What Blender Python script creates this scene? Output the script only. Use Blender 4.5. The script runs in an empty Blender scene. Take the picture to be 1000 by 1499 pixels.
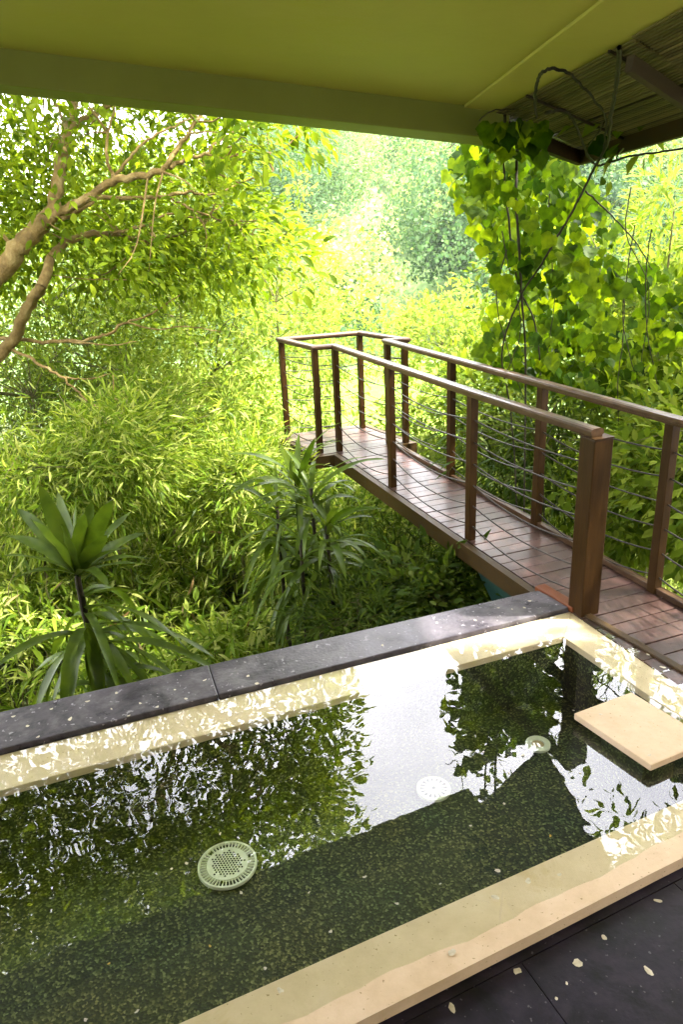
import bpy, bmesh, math, random
import numpy as np
from mathutils import Vector, Matrix

rng = np.random.default_rng(7)
random.seed(7)
sc = bpy.context.scene
col = sc.collection
R = math.radians

# ------------------------------------------------------------------ camera
S = 2.0                      # metres per calibration unit: eye height 2 m above the deck
F_PX, PITCH, ROLL = 1095.0, R(20.63), R(-2.67)
CAM = np.array([0, 0, S])
_f = np.array([0, math.cos(PITCH), -math.sin(PITCH)])
_u0 = np.array([0, math.sin(PITCH), math.cos(PITCH)])
_r0 = np.array([1.0, 0, 0])
_r = _r0 * math.cos(ROLL) + _u0 * math.sin(ROLL)
_u = -_r0 * math.sin(ROLL) + _u0 * math.cos(ROLL)


def ray(px, py):
    return _r * (px - 500) / F_PX + _u * (749.5 - py) / F_PX + _f


def at_z(px, py, z=0.0):
    d = ray(px, py)
    return CAM + d * (z - CAM[2]) / d[2]


def at_d(px, py, d):
    return CAM + ray(px, py) * d


def at_plane(px, py, p0, n):
    d = ray(px, py)
    return CAM + d * (np.dot(p0 - CAM, n) / np.dot(d, n))


cd = bpy.data.cameras.new('camera')
cam = bpy.data.objects.new('camera', cd)
col.objects.link(cam)
cd.sensor_fit = 'VERTICAL'
cd.sensor_height = 36
cd.lens = F_PX / 1499 * 36
cd.clip_start, cd.clip_end = 0.05, 2000
cam.matrix_world = Matrix(((_r[0], _u[0], -_f[0], 0), (_r[1], _u[1], -_f[1], 0), (_r[2], _u[2], -_f[2], S), (0, 0, 0, 1)))
sc.camera = cam

# ------------------------------------------------------------------ tagging and mesh helpers


def tag(o, label=None, cat=None, group=None, kind=None):
    if label:
        o['label'] = label
    if cat:
        o['category'] = cat
    if group:
        o['group'] = group
    if kind:
        o['kind'] = kind
    return o


def empty(name, loc):
    o = bpy.data.objects.new(name, None)
    o.empty_display_size = 0.1
    o.location = loc
    col.objects.link(o)
    return o


def link(name, me, m, parent=None):
    o = bpy.data.objects.new(name, me)
    if m is not None:
        me.materials.append(m)
    col.objects.link(o)
    if parent is not None:
        o.parent = parent
        p, root = Vector((0, 0, 0)), parent
        while root is not None:
            p += root.location
            root = root.parent
        me.transform(Matrix.Translation(-p))
    return o


def npmesh(name, V, sizes, idx, smooth=False, attrs=None):
    me = bpy.data.meshes.new(name)
    V = np.asarray(V, dtype=np.float32)
    sizes = np.asarray(sizes, dtype=np.int32)
    idx = np.asarray(idx, dtype=np.int32)
    me.vertices.add(len(V))
    me.vertices.foreach_set('co', V.ravel())
    me.loops.add(len(idx))
    me.loops.foreach_set('vertex_index', idx)
    me.polygons.add(len(sizes))
    st = np.zeros(len(sizes), dtype=np.int32)
    st[1:] = np.cumsum(sizes)[:-1]
    me.polygons.foreach_set('loop_start', st)
    if smooth:
        me.polygons.foreach_set('use_smooth', np.ones(len(sizes), dtype=bool))
    me.update(calc_edges=True)
    if attrs:
        for k, a in attrs.items():
            at = me.attributes.new(k, 'FLOAT', 'POINT')
            at.data.foreach_set('value', np.asarray(a, dtype=np.float32))
    me.validate()
    return me


class MB:
    """collects boxes, prisms and tubes; build() links them as ONE mesh object"""

    def __init__(s):
        s.bm = bmesh.new()

    def poly_prism(s, top, thick=None, bottom=None, bevel=0.0):
        """top: list of 3-D points (counter-clockwise seen from above)"""
        if bottom is None:
            bottom = [np.array(p) - np.array([0, 0, thick]) for p in top]
        t = [s.bm.verts.new(p) for p in top]
        b = [s.bm.verts.new(p) for p in bottom]
        n = len(t)
        fs = [s.bm.faces.new(t), s.bm.faces.new(b[::-1])]
        for i in range(n):
            fs.append(s.bm.faces.new((t[i], b[i], b[(i + 1) % n], t[(i + 1) % n])))
        if bevel:
            es = list({e for f in fs for e in f.edges})
            bmesh.ops.bevel(s.bm, geom=es, offset=bevel, segments=2, affect='EDGES', profile=0.6)
        return s

    def box(s, c, dx, dy, dz, ux=(1, 0, 0), uy=(0, 1, 0), uz=(0, 0, 1), bevel=0.0):
        c, ux, uy, uz = (np.asarray(a, float) for a in (c, ux, uy, uz))
        q = [(-1, -1), (1, -1), (1, 1), (-1, 1)]
        top = [c + ux * a * dx / 2 + uy * b * dy / 2 + uz * dz / 2 for a, b in q]
        bot = [c + ux * a * dx / 2 + uy * b * dy / 2 - uz * dz / 2 for a, b in q]
        return s.poly_prism(top, bottom=bot, bevel=bevel)

    def bar(s, a, b, w, h, bevel=0.0):
        """a box from a to b, w wide sideways and h high"""
        a, b = np.asarray(a, float), np.asarray(b, float)
        d = b - a
        L = np.linalg.norm(d)
        d /= L
        side = np.cross(d, (0, 0, 1))
        side /= np.linalg.norm(side)
        up = np.cross(side, d)
        return s.box((a + b) / 2, L, w, h, d, -side, up, bevel)

    def sweep(s, path, prof, closed_prof=True):
        """sweep a 2-D profile (side, up) along a polyline, mitred at the bends"""
        P = [np.asarray(p, float) for p in path]
        rings = []
        for i, p in enumerate(P):
            d1 = P[i] - P[i - 1] if i else P[1] - P[0]
            d2 = P[i + 1] - P[i] if i < len(P) - 1 else d1
            d1 = d1 / np.linalg.norm(d1)
            d2 = d2 / np.linalg.norm(d2)
            t = d1 + d2
            t /= np.linalg.norm(t)
            side = np.cross(t, (0, 0, 1))
            side /= np.linalg.norm(side)
            k = 1 / max(0.35, np.dot(t, d1))
            up = np.cross(side, t)
            rings.append([s.bm.verts.new(p + side * a * k + up * b) for a, b in prof])
        n = len(prof)
        for r0, r1 in zip(rings, rings[1:]):
            for j in range(n):
                s.bm.faces.new((r0[j], r0[(j + 1) % n], r1[(j + 1) % n], r1[j]))
        s.bm.faces.new(rings[0][::-1])
        s.bm.faces.new(rings[-1])
        return s

    def disc_ring(s, c, r0, r1, z0, z1, n=48):
        c = np.asarray(c, float)
        vs = []
        for r, z in ((r0, z0), (r0, z1), (r1, z1), (r1, z0)):
            vs.append([s.bm.verts.new(c + (r * math.cos(2 * math.pi * i / n), r * math.sin(2 * math.pi * i / n), z)) for i in range(n)])
        for a in range(4):
            A, B = vs[a], vs[(a + 1) % 4]
            for i in range(n):
                s.bm.faces.new((A[i], B[i], B[(i + 1) % n], A[(i + 1) % n]))
        return s

    def disc(s, c, r, z0, z1, n=48, bevel=0.0):
        c = np.asarray(c, float)
        return s.poly_prism([c + (r * math.cos(2 * math.pi * i / n), r * math.sin(2 * math.pi * i / n), z1) for i in range(n)], z1 - z0, bevel=bevel)

    def build(s, name, m, parent=None, smooth=None):
        bmesh.ops.recalc_face_normals(s.bm, faces=s.bm.faces[:])
        me = bpy.data.meshes.new(name)
        s.bm.to_mesh(me)
        s.bm.free()
        if smooth:
            for p in me.polygons:
                p.use_smooth = True
        return link(name, me, m, parent)


def tubes(paths, sides=6):
    """paths: list of (points, radii) -> V, sizes, idx"""
    V, sizes, idx = [], [], []
    off = 0
    for pts, rad in paths:
        P = np.asarray(pts, float)
        n = len(P)
        T = np.gradient(P, axis=0)
        T /= np.linalg.norm(T, axis=1)[:, None] + 1e-9
        ref = np.array([0.31, 0.17, 0.93]) if abs(T[0][2]) < 0.85 else np.array([1, 0.2, 0])
        A = np.cross(T, ref)
        A /= np.linalg.norm(A, axis=1)[:, None]
        B = np.cross(T, A)
        rad = np.broadcast_to(np.asarray(rad, float), (n,))
        ang = np.linspace(0, 2 * np.pi, sides, endpoint=False)
        ring = P[:, None] + rad[:, None, None] * (A[:, None] * np.cos(ang)[None, :, None] + B[:, None] * np.sin(ang)[None, :, None])
        V.append(ring.reshape(-1, 3))
        for i in range(n - 1):
            for j in range(sides):
                a, b = off + i * sides + j, off + i * sides + (j + 1) % sides
                idx += [a, b, b + sides, a + sides]
                sizes.append(4)
        idx += list(range(off + (n - 1) * sides, off + n * sides))
        sizes.append(sides)
        off += n * sides
    return np.concatenate(V), sizes, idx


def spline(pts, n=6):
    """Catmull-Rom through the points"""
    P = [np.asarray(p, float) for p in pts]
    P = [2 * P[0] - P[1]] + P + [2 * P[-1] - P[-2]]
    out = []
    for i in range(1, len(P) - 2):
        p0, p1, p2, p3 = P[i - 1:i + 3]
        for k in range(n):
            t = k / n
            out.append(0.5 * (2 * p1 + (p2 - p0) * t + (2 * p0 - 5 * p1 + 4 * p2 - p3) * t * t + (3 * p1 - p0 - 3 * p2 + p3) * t ** 3))
    out.append(P[-2])
    return np.array(out)


# ------------------------------------------------------------------ materials
M = {}


def nt(name):
    m = bpy.data.materials.new(name)
    m.use_nodes = True
    t = m.node_tree
    t.nodes.clear()
    out = t.nodes.new('ShaderNodeOutputMaterial')
    M[name] = m

    def N(kind, **kw):
        n = t.nodes.new(kind)
        for k, v in kw.items():
            if k in n.inputs:
                n.inputs[k].default_value = v
            else:
                setattr(n, k, v)
        return n

    def L(a, b):
        t.links.new(a, b)
    return m, N, L, out


def ramp(N, L, fac, stops, interp='LINEAR'):
    r = N('ShaderNodeValToRGB')
    r.color_ramp.interpolation = interp
    e = r.color_ramp.elements
    while len(e) < len(stops):
        e.new(0.5)
    for q, (p, c) in zip(e, stops):
        q.position = p
        q.color = (*c, 1) if len(c) == 3 else c
    L(fac, r.inputs[0])
    return r.outputs[0]


def mixc(N, L, fac, a, b, mode='MIX'):
    m = N('ShaderNodeMix', data_type='RGBA', blend_type=mode)
    if isinstance(fac, float):
        m.inputs[0].default_value = fac
    else:
        L(fac, m.inputs[0])
    for s, v in ((6, a), (7, b)):
        if isinstance(v, tuple):
            m.inputs[s].default_value = (*v, 1)
        else:
            L(v, m.inputs[s])
    return m.outputs[2]


def surface(name, stops, scale=6.0, rough=(0.4, 0.6), bump=0.1, bump_scale=40.0, stretch=(1, 1, 1), detail=8.0, speck=None, coat=0.0, spec=0.2, rot=0.0, stain=None):
    m, N, L, out = nt(name)
    tc = N('ShaderNodeTexCoord')
    mp = N('ShaderNodeMapping')
    mp.inputs['Scale'].default_value = stretch
    mp.inputs['Rotation'].default_value = (0, 0, rot)
    L(tc.outputs['Object'], mp.inputs[0])
    n1 = N('ShaderNodeTexNoise', Scale=scale, Detail=detail, Roughness=0.62)
    L(mp.outputs[0], n1.inputs['Vector'])
    c = ramp(N, L, n1.outputs[0], stops)
    if stain:
        n3 = N('ShaderNodeTexNoise', Scale=stain[0], Detail=6.0, Roughness=0.7, Distortion=0.6)
        L(tc.outputs['Object'], n3.inputs['Vector'])
        f = ramp(N, L, n3.outputs[0], [(stain[1], (0, 0, 0)), (stain[2], (1, 1, 1))])
        c = mixc(N, L, f, c, stain[3])
    if speck:
        v = N('ShaderNodeTexNoise', Scale=speck[0], Detail=2.0)
        L(tc.outputs['Object'], v.inputs['Vector'])
        f = ramp(N, L, v.outputs[0], [(speck[1], (0, 0, 0)), (speck[1] + 0.05, (1, 1, 1))])
        c = mixc(N, L, f, c, speck[2])
    b = N('ShaderNodeBsdfPrincipled')
    b.inputs['Specular IOR Level'].default_value = spec
    b.inputs['Coat Weight'].default_value = coat
    b.inputs['Coat Roughness'].default_value = 0.15
    L(c, b.inputs['Base Color'])
    n2 = N('ShaderNodeTexNoise', Scale=bump_scale, Detail=5.0)
    L(mp.outputs[0], n2.inputs['Vector'])
    r = N('ShaderNodeMapRange')
    r.inputs['From Min'].default_value, r.inputs['From Max'].default_value = 0.3, 0.7
    r.inputs['To Min'].default_value, r.inputs['To Max'].default_value = rough
    L(n1.outputs[0], r.inputs['Value'])
    L(r.outputs[0], b.inputs['Roughness'])
    bp = N('ShaderNodeBump', Strength=bump, Distance=0.01)
    L(n2.outputs[0], bp.inputs['Height'])
    L(bp.outputs[0], b.inputs['Normal'])
    L(b.outputs[0], out.inputs[0])
    return m


BR = R(110.3)       # bridge azimuth
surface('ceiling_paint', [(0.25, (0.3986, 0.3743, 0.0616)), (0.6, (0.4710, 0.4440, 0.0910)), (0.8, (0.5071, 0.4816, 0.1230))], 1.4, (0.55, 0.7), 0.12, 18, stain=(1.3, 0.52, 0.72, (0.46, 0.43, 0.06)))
surface('beam_paint', [(0.25, (0.1784, 0.1959, 0.0319)), (0.6, (0.2099, 0.2338, 0.0410)), (0.8, (0.2415, 0.2654, 0.0547))], 1.4, (0.55, 0.7), 0.12, 18)  # darker than the ceiling: shade on the inner face put into the colour
surface('wall_cream', [(0.3, (0.62, 0.56, 0.42)), (0.7, (0.7, 0.64, 0.5))], 2.0, (0.6, 0.8), 0.1, 30)  # pale to bounce light, only for the added right side
surface('wall_paint', [(0.3, (0.1680, 0.1426, 0.0816)), (0.7, (0.2016, 0.1690, 0.0960))], 2.0, (0.6, 0.8), 0.1, 30)
surface('cream_stone', [(0.25, (0.5621, 0.4146, 0.2699)), (0.55, (0.6624, 0.5019, 0.3539)), (0.8, (0.7228, 0.5695, 0.4258))], 9.0, (0.35, 0.6), 0.08, 60, speck=(95, 0.69, (0.32, 0.22, 0.12)), stain=(3.0, 0.58, 0.8, (0.48, 0.32, 0.13)))
surface('black_stone', [(0.3, (0.0063, 0.0048, 0.0093)), (0.5, (0.0158, 0.0120, 0.0226)), (0.7, (0.0347, 0.0276, 0.0460))], 5.0, (0.35, 0.6), 0.12, 45, speck=(60, 0.68, (0.09, 0.085, 0.10)), stain=(3.5, 0.48, 0.62, (0.005, 0.0045, 0.007)), spec=0.22)
surface('ledge_stone', [(0.3, (0.0385, 0.0338, 0.0417)), (0.5, (0.0770, 0.0676, 0.0810)), (0.7, (0.1667, 0.1561, 0.1677))], 6.0, (0.22, 0.5), 0.2, 60, speck=(38, 0.66, (0.26, 0.24, 0.27)), stain=(3.0, 0.5, 0.68, (0.018, 0.015, 0.022)))
surface('post_wood', [(0.25, (0.0189, 0.0083, 0.0017)), (0.5, (0.0335, 0.0153, 0.0034)), (0.75, (0.0486, 0.0241, 0.0052))], 7.0, (0.35, 0.55), 0.12, 60, stretch=(6, 6, 0.6), coat=0.0, spec=0.12)
surface('rail_wood', [(0.25, (0.0345, 0.0168, 0.0075)), (0.5, (0.0570, 0.0296, 0.0142)), (0.75, (0.0810, 0.0448, 0.0232))], 9.0, (0.28, 0.45), 0.08, 60, stretch=(4, 1, 4), coat=0.2, rot=-BR)
surface('deck_wood', [(0.25, (0.0275, 0.0138, 0.0107)), (0.5, (0.0465, 0.0258, 0.0207)), (0.75, (0.0685, 0.0420, 0.0354))], 6.0, (0.28, 0.45), 0.08, 55, stretch=(6, 0.7, 4), coat=0.2, rot=-BR, stain=(2.2, 0.5, 0.7, (0.14, 0.075, 0.065)))
surface('red_wood', [(0.3, (0.1200, 0.0315, 0.0099)), (0.7, (0.1800, 0.0588, 0.0225))], 8.0, (0.35, 0.5), 0.1, 50, stretch=(6, 0.7, 4), rot=-BR)
surface('beam_wood', [(0.3, (0.0266, 0.0150, 0.0042)), (0.7, (0.0567, 0.0323, 0.0091))], 8.0, (0.4, 0.6), 0.1, 50, stretch=(5, 1, 5), rot=-BR)
surface('dark_wood', [(0.3, (0.02, 0.014, 0.009)), (0.7, (0.06, 0.042, 0.026))], 8.0, (0.5, 0.7), 0.1, 50)
surface('pale_wood', [(0.3, (0.0504, 0.0363, 0.0180)), (0.7, (0.0756, 0.0578, 0.0300))], 8.0, (0.5, 0.7), 0.1, 50)
surface('bracket_paint', [(0.3, (0.010, 0.035, 0.026)), (0.7, (0.022, 0.06, 0.045))], 6.0, (0.4, 0.6), 0.1, 30)
surface('cable_steel', [(0.3, (0.0200, 0.0150, 0.0120)), (0.7, (0.0400, 0.0320, 0.0280))], 20.0, (0.3, 0.45), 0.0, 30)
surface('white_plastic', [(0.3, (0.62, 0.63, 0.50)), (0.7, (0.74, 0.75, 0.62))], 30.0, (0.35, 0.5), 0.02, 40)
surface('tan_plastic', [(0.3, (0.42, 0.32, 0.16)), (0.7, (0.5, 0.4, 0.22))], 30.0, (0.35, 0.5), 0.02, 40)
surface('dark_hole', [(0.3, (0.012, 0.014, 0.01)), (0.7, (0.02, 0.022, 0.015))], 30.0, (0.5, 0.7), 0.0, 40)
surface('petal_white', [(0.3, (0.4960, 0.4290, 0.3240)), (0.7, (0.6560, 0.6084, 0.5040))], 60.0, (0.5, 0.7), 0.1, 90)
surface('petal_yellow', [(0.3, (0.50, 0.30, 0.05)), (0.7, (0.62, 0.42, 0.10))], 60.0, (0.5, 0.7), 0.1, 90)
surface('bark', [(0.25, (0.0664, 0.0429, 0.0123)), (0.5, (0.1548, 0.1046, 0.0320)), (0.75, (0.2764, 0.2145, 0.0862))], 9.0, (0.7, 0.9), 1.0, 45)
surface('stem_green', [(0.3, (0.05, 0.05, 0.015)), (0.7, (0.11, 0.10, 0.03))], 12.0, (0.6, 0.8), 0.2, 40)
surface('vine_stem', [(0.3, (0.0113, 0.0090, 0.0045)), (0.7, (0.0315, 0.0248, 0.0113))], 12.0, (0.6, 0.8), 0.2, 40)
surface('soil', [(0.3, (0.025, 0.03, 0.01)), (0.55, (0.05, 0.065, 0.02)), (0.8, (0.09, 0.09, 0.035))], 1.5, (0.8, 0.95), 0.5, 12)
surface('lawn_grass', [(0.3, (0.10, 0.22, 0.012)), (0.7, (0.17, 0.30, 0.02))], 3.0, (0.7, 0.9), 0.5, 60)
surface('hill_green', [(0.3, (0.0540, 0.0990, 0.0280)), (0.7, (0.1260, 0.1980, 0.0600))], 0.3, (0.8, 0.95), 0.5, 2)


def pebble_mat():
    m, N, L, out = nt('pebble_wash')
    tc = N('ShaderNodeTexCoord')
    v = N('ShaderNodeTexVoronoi', Scale=125.0)
    L(tc.outputs['Object'], v.inputs['Vector'])
    sep = N('ShaderNodeSeparateColor')
    L(v.outputs['Color'], sep.inputs[0])
    c = ramp(N, L, sep.outputs[0], [(0.0, (0.004, 0.006, 0.002)), (0.4, (0.014, 0.017, 0.004)), (0.7, (0.045, 0.044, 0.012)), (0.9, (0.12, 0.108, 0.034)), (1.0, (0.22, 0.19, 0.08))])
    n = N('ShaderNodeTexNoise', Scale=2.2, Detail=6.0, Roughness=0.6)
    L(tc.outputs['Object'], n.inputs['Vector'])
    tint = ramp(N, L, n.outputs[0], [(0.3, (0.5, 0.85, 0.75)), (0.55, (0.9, 1.0, 0.9)), (0.75, (1.15, 1.08, 0.75))])
    c2 = mixc(N, L, 1.0, c, tint, 'MULTIPLY')
    b = N('ShaderNodeBsdfPrincipled', Roughness=0.8)
    L(c2, b.inputs['Base Color'])
    bp = N('ShaderNodeBump', Strength=0.6, Distance=0.004)
    L(v.outputs['Distance'], bp.inputs['Height'])
    L(bp.outputs[0], b.inputs['Normal'])
    L(b.outputs[0], out.inputs[0])


pebble_mat()


def water_mat():
    m, N, L, out = nt('pool_water')
    tc = N('ShaderNodeTexCoord')
    n = N('ShaderNodeTexNoise', Scale=9.0, Detail=1.0, Roughness=0.4, Distortion=0.3)
    n2 = N('ShaderNodeTexNoise', Scale=1.6, Detail=1.0)
    L(tc.outputs['Object'], n.inputs['Vector'])
    L(tc.outputs['Object'], n2.inputs['Vector'])
    f = ramp(N, L, n2.outputs[0], [(0.38, (0.15, 0.15, 0.15)), (0.62, (1, 1, 1))])
    mul = N('ShaderNodeMath', operation='MULTIPLY')
    L(n.outputs[0], mul.inputs[0])
    L(f, mul.inputs[1])
    bp = N('ShaderNodeBump', Strength=0.15, Distance=0.006)
    L(mul.outputs[0], bp.inputs['Height'])
    ge = N('ShaderNodeNewGeometry')
    dt = N('ShaderNodeVectorMath', operation='DOT_PRODUCT')
    L(ge.outputs['Incoming'], dt.inputs[0])
    L(ge.outputs['Normal'], dt.inputs[1])
    ab = N('ShaderNodeMath', operation='ABSOLUTE')
    L(dt.outputs['Value'], ab.inputs[0])
    iv = N('ShaderNodeMath', operation='SUBTRACT')
    iv.inputs[0].default_value = 1.0
    L(ab.outputs[0], iv.inputs[1])
    pw = N('ShaderNodeMath', operation='POWER')
    L(iv.outputs[0], pw.inputs[0])
    pw.inputs[1].default_value = 5.0
    fr = N('ShaderNodeMath', operation='MULTIPLY_ADD', use_clamp=True)
    L(pw.outputs[0], fr.inputs[0])
    fr.inputs[1].default_value = 1 - WATER_F0
    fr.inputs[2].default_value = WATER_F0
    tr = N('ShaderNodeBsdfTransparent')
    tr.inputs[0].default_value = (0.93, 0.985, 0.945, 1)
    gl = N('ShaderNodeBsdfGlossy', Roughness=0.0)
    gl.inputs[0].default_value = (1, 1, 1, 1)
    L(bp.outputs[0], gl.inputs['Normal'])
    mx = N('ShaderNodeMixShader')
    L(fr.outputs[0], mx.inputs[0])
    L(tr.outputs[0], mx.inputs[1])
    L(gl.outputs[0], mx.inputs[2])
    L(mx.outputs[0], out.inputs[0])


WATER_F0 = 0.062
water_mat()


def leaf_mat(name, cols, trans, tw=0.45, gloss=0.25, rough=0.4, tint=False, mottle=0):
    """colour varies leaf by leaf; light passes through the blade"""
    m, N, L, out = nt(name)
    g = N('ShaderNodeNewGeometry')
    k = len(cols)
    c = ramp(N, L, g.outputs['Random Per Island'], [(i / (k - 1), q) for i, q in enumerate(cols)])
    t = ramp(N, L, g.outputs['Random Per Island'], [(i / (len(trans) - 1), q) for i, q in enumerate(trans)])
    if tint:
        a = N('ShaderNodeAttribute', attribute_name='tint')
        tc = ramp(N, L, a.outputs['Fac'], tint)
        c = mixc(N, L, 1.0, c, tc, 'MULTIPLY')
        t = mixc(N, L, 1.0, t, tc, 'MULTIPLY')
    if mottle:
        tco = N('ShaderNodeTexCoord')
        nn = N('ShaderNodeTexNoise', Scale=mottle, Detail=3.0)
        L(tco.outputs['Object'], nn.inputs['Vector'])
        mo = ramp(N, L, nn.outputs[0], [(0.3, (0.6, 0.62, 0.6)), (0.5, (1, 1, 1)), (0.72, (1.45, 1.3, 1.0))])
        c = mixc(N, L, 1.0, c, mo, 'MULTIPLY')
        t = mixc(N, L, 1.0, t, mo, 'MULTIPLY')
    b = N('ShaderNodeBsdfPrincipled', Roughness=rough)
    b.inputs['Specular IOR Level'].default_value = gloss
    L(c, b.inputs['Base Color'])
    tr = N('ShaderNodeBsdfTranslucent')
    L(t, tr.inputs[0])
    mx = N('ShaderNodeMixShader', Fac=tw)
    mx.inputs[0].default_value = tw
    L(b.outputs[0], mx.inputs[1])
    L(tr.outputs[0], mx.inputs[2])
    L(mx.outputs[0], out.inputs[0])
    return m


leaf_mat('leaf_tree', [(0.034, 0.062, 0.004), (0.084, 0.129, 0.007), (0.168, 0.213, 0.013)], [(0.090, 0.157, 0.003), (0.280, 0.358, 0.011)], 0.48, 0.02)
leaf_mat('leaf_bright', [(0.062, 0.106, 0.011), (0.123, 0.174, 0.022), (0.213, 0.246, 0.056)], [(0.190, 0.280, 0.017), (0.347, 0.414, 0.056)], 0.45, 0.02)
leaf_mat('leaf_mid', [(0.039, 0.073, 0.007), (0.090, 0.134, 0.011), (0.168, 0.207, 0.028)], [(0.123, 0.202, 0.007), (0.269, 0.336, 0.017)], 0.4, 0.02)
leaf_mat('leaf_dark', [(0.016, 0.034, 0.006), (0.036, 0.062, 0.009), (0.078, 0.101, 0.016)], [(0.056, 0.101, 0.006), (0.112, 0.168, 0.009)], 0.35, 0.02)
leaf_mat('leaf_blade', [(0.034, 0.062, 0.007), (0.078, 0.134, 0.011), (0.168, 0.235, 0.025), (0.358, 0.381, 0.112)], [(0.134, 0.224, 0.011), (0.246, 0.347, 0.013), (0.470, 0.515, 0.056)], 0.42, 0.05, 0.35)
leaf_mat('leaf_vine', [(0.012, 0.032, 0.003), (0.035, 0.07, 0.004), (0.075, 0.12, 0.008)], [(0.03, 0.075, 0.002), (0.13, 0.22, 0.003), (0.34, 0.45, 0.006)], 0.52, 0.04, mottle=22.0)
leaf_mat('leaf_strap', [(0.03, 0.055, 0.006), (0.055, 0.092, 0.010), (0.09, 0.135, 0.018)], [(0.07, 0.13, 0.005), (0.14, 0.21, 0.010)], 0.32, 0.14, 0.35, mottle=9.0)
leaf_mat('leaf_dead', [(0.10, 0.055, 0.018), (0.2, 0.13, 0.05), (0.3, 0.22, 0.1)], [(0.1, 0.07, 0.02), (0.15, 0.1, 0.03)], 0.25, 0.08)
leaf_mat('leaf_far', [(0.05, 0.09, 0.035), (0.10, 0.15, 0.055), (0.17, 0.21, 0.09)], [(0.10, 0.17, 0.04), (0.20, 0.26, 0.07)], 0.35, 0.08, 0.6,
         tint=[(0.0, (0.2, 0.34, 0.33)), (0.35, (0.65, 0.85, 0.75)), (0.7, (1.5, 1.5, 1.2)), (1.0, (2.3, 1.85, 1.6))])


# ------------------------------------------------------------------ foliage generators
def unit(v):
    v = np.asarray(v, float)
    return v / (np.linalg.norm(v, axis=-1, keepdims=True) + 1e-9)


OVAL = (np.array([(0, 0, 0), (0.17, 0.28, 0.05), (0, 0.30, 0), (-0.17, 0.28, 0.05), (0.19, 0.6, 0.04), (0, 0.63, -0.03), (-0.19, 0.6, 0.04), (0, 1, -0.14)]),
        [(0, 1, 2), (0, 2, 3), (1, 4, 5, 2), (2, 5, 6, 3), (4, 7, 5), (5, 7, 6)])
SMALL = (np.array([(0, 0, 0), (0.22, 0.45, 0.05), (0, 1, -0.08), (-0.22, 0.45, 0.05), (0, 0.5, -0.01)]), [(0, 1, 4), (1, 2, 4), (0, 4, 3), (4, 2, 3)])
BLADE = (np.array([(0, 0, 0), (0.055, 0.25, 0.02), (-0.055, 0.25, 0.02), (0.05, 0.6, -0.05), (-0.05, 0.6, -0.05), (0, 1, -0.24)]), [(0, 1, 2), (1, 3, 4, 2), (3, 5, 4)])
_vo = [(0, 0.03), (0.16, -0.12), (0.38, -0.07), (0.50, 0.12), (0.60, 0.36), (0.43, 0.50), (0.30, 0.72), (0.13, 0.83), (0, 1.06),
       (-0.13, 0.83), (-0.30, 0.72), (-0.43, 0.50), (-0.60, 0.36), (-0.50, 0.12), (-0.38, -0.07), (-0.16, -0.12)]
FLAKE = (np.array([(0, 0, 0), (0.3, 0.5, 0.06), (0, 1, 0), (-0.3, 0.5, 0.06)]), [(0, 1, 2, 3)])
VINE = (np.array([(x, y, 0.10 * abs(x) - 0.16 * (y - 0.3) ** 2) for x, y in _vo] + [(0, 0.3, -0.02), (0, 0.62, -0.05)]),
        [(0, 1, 16), (1, 2, 16), (2, 3, 16), (3, 4, 16), (4, 5, 16), (5, 17, 16), (5, 6, 17), (6, 7, 17), (7, 8, 17), (8, 9, 17), (9, 10, 17), (10, 11, 17), (11, 16, 17), (11, 12, 16), (12, 13, 16), (13, 14, 16), (14, 15, 16), (15, 0, 16)])


def leaves(pos, dirs, nrm, size, tpl, width=1.0):
    """place a leaf template at every position -> V, sizes, idx"""
    tv, tf = tpl
    Y = unit(dirs)
    Z = unit(nrm - (nrm * Y).sum(1, keepdims=True) * Y)
    X = np.cross(Y, Z)
    s = np.broadcast_to(np.asarray(size, float), (len(pos),))[:, None, None]
    w = np.broadcast_to(np.asarray(width, float), (len(pos),))[:, None, None]
    V = pos[:, None] + s * (w * tv[None, :, 0:1] * X[:, None] + tv[None, :, 1:2] * Y[:, None] + tv[None, :, 2:3] * Z[:, None])
    nv = len(tv)
    fl = np.concatenate([np.array(f) for f in tf])
    idx = (np.arange(len(pos))[:, None] * nv + fl[None]).ravel()
    sizes = np.tile([len(f) for f in tf], len(pos))
    return V.reshape(-1, 3), sizes, idx


def rand_unit(n):
    return unit(rng.normal(size=(n, 3)))


def sprays(centres, outward, per, spread, size, tpl, droop=0.25, upb=0.7, lean=0.6, jitter=0.35):
    """clusters of leaves round twig ends"""
    n = len(centres)
    c = np.repeat(centres, per, 0)
    o = np.repeat(outward, per, 0)
    off = rand_unit(n * per) * spread * rng.random((n * per, 1)) ** 0.5
    p = c + off
    d = unit(unit(off) * 0.7 + o * lean + rand_unit(n * per) * 0.5 - np.array([0, 0, droop]))
    nr = unit(np.array([0, 0, upb]) + o * 0.35 + rand_unit(n * per) * jitter * 1.6)
    s = size * (0.65 + 0.6 * rng.random(n * per))
    return leaves(p, d, nr, s, tpl, 0.8 + 0.5 * rng.random(n * per))


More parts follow.
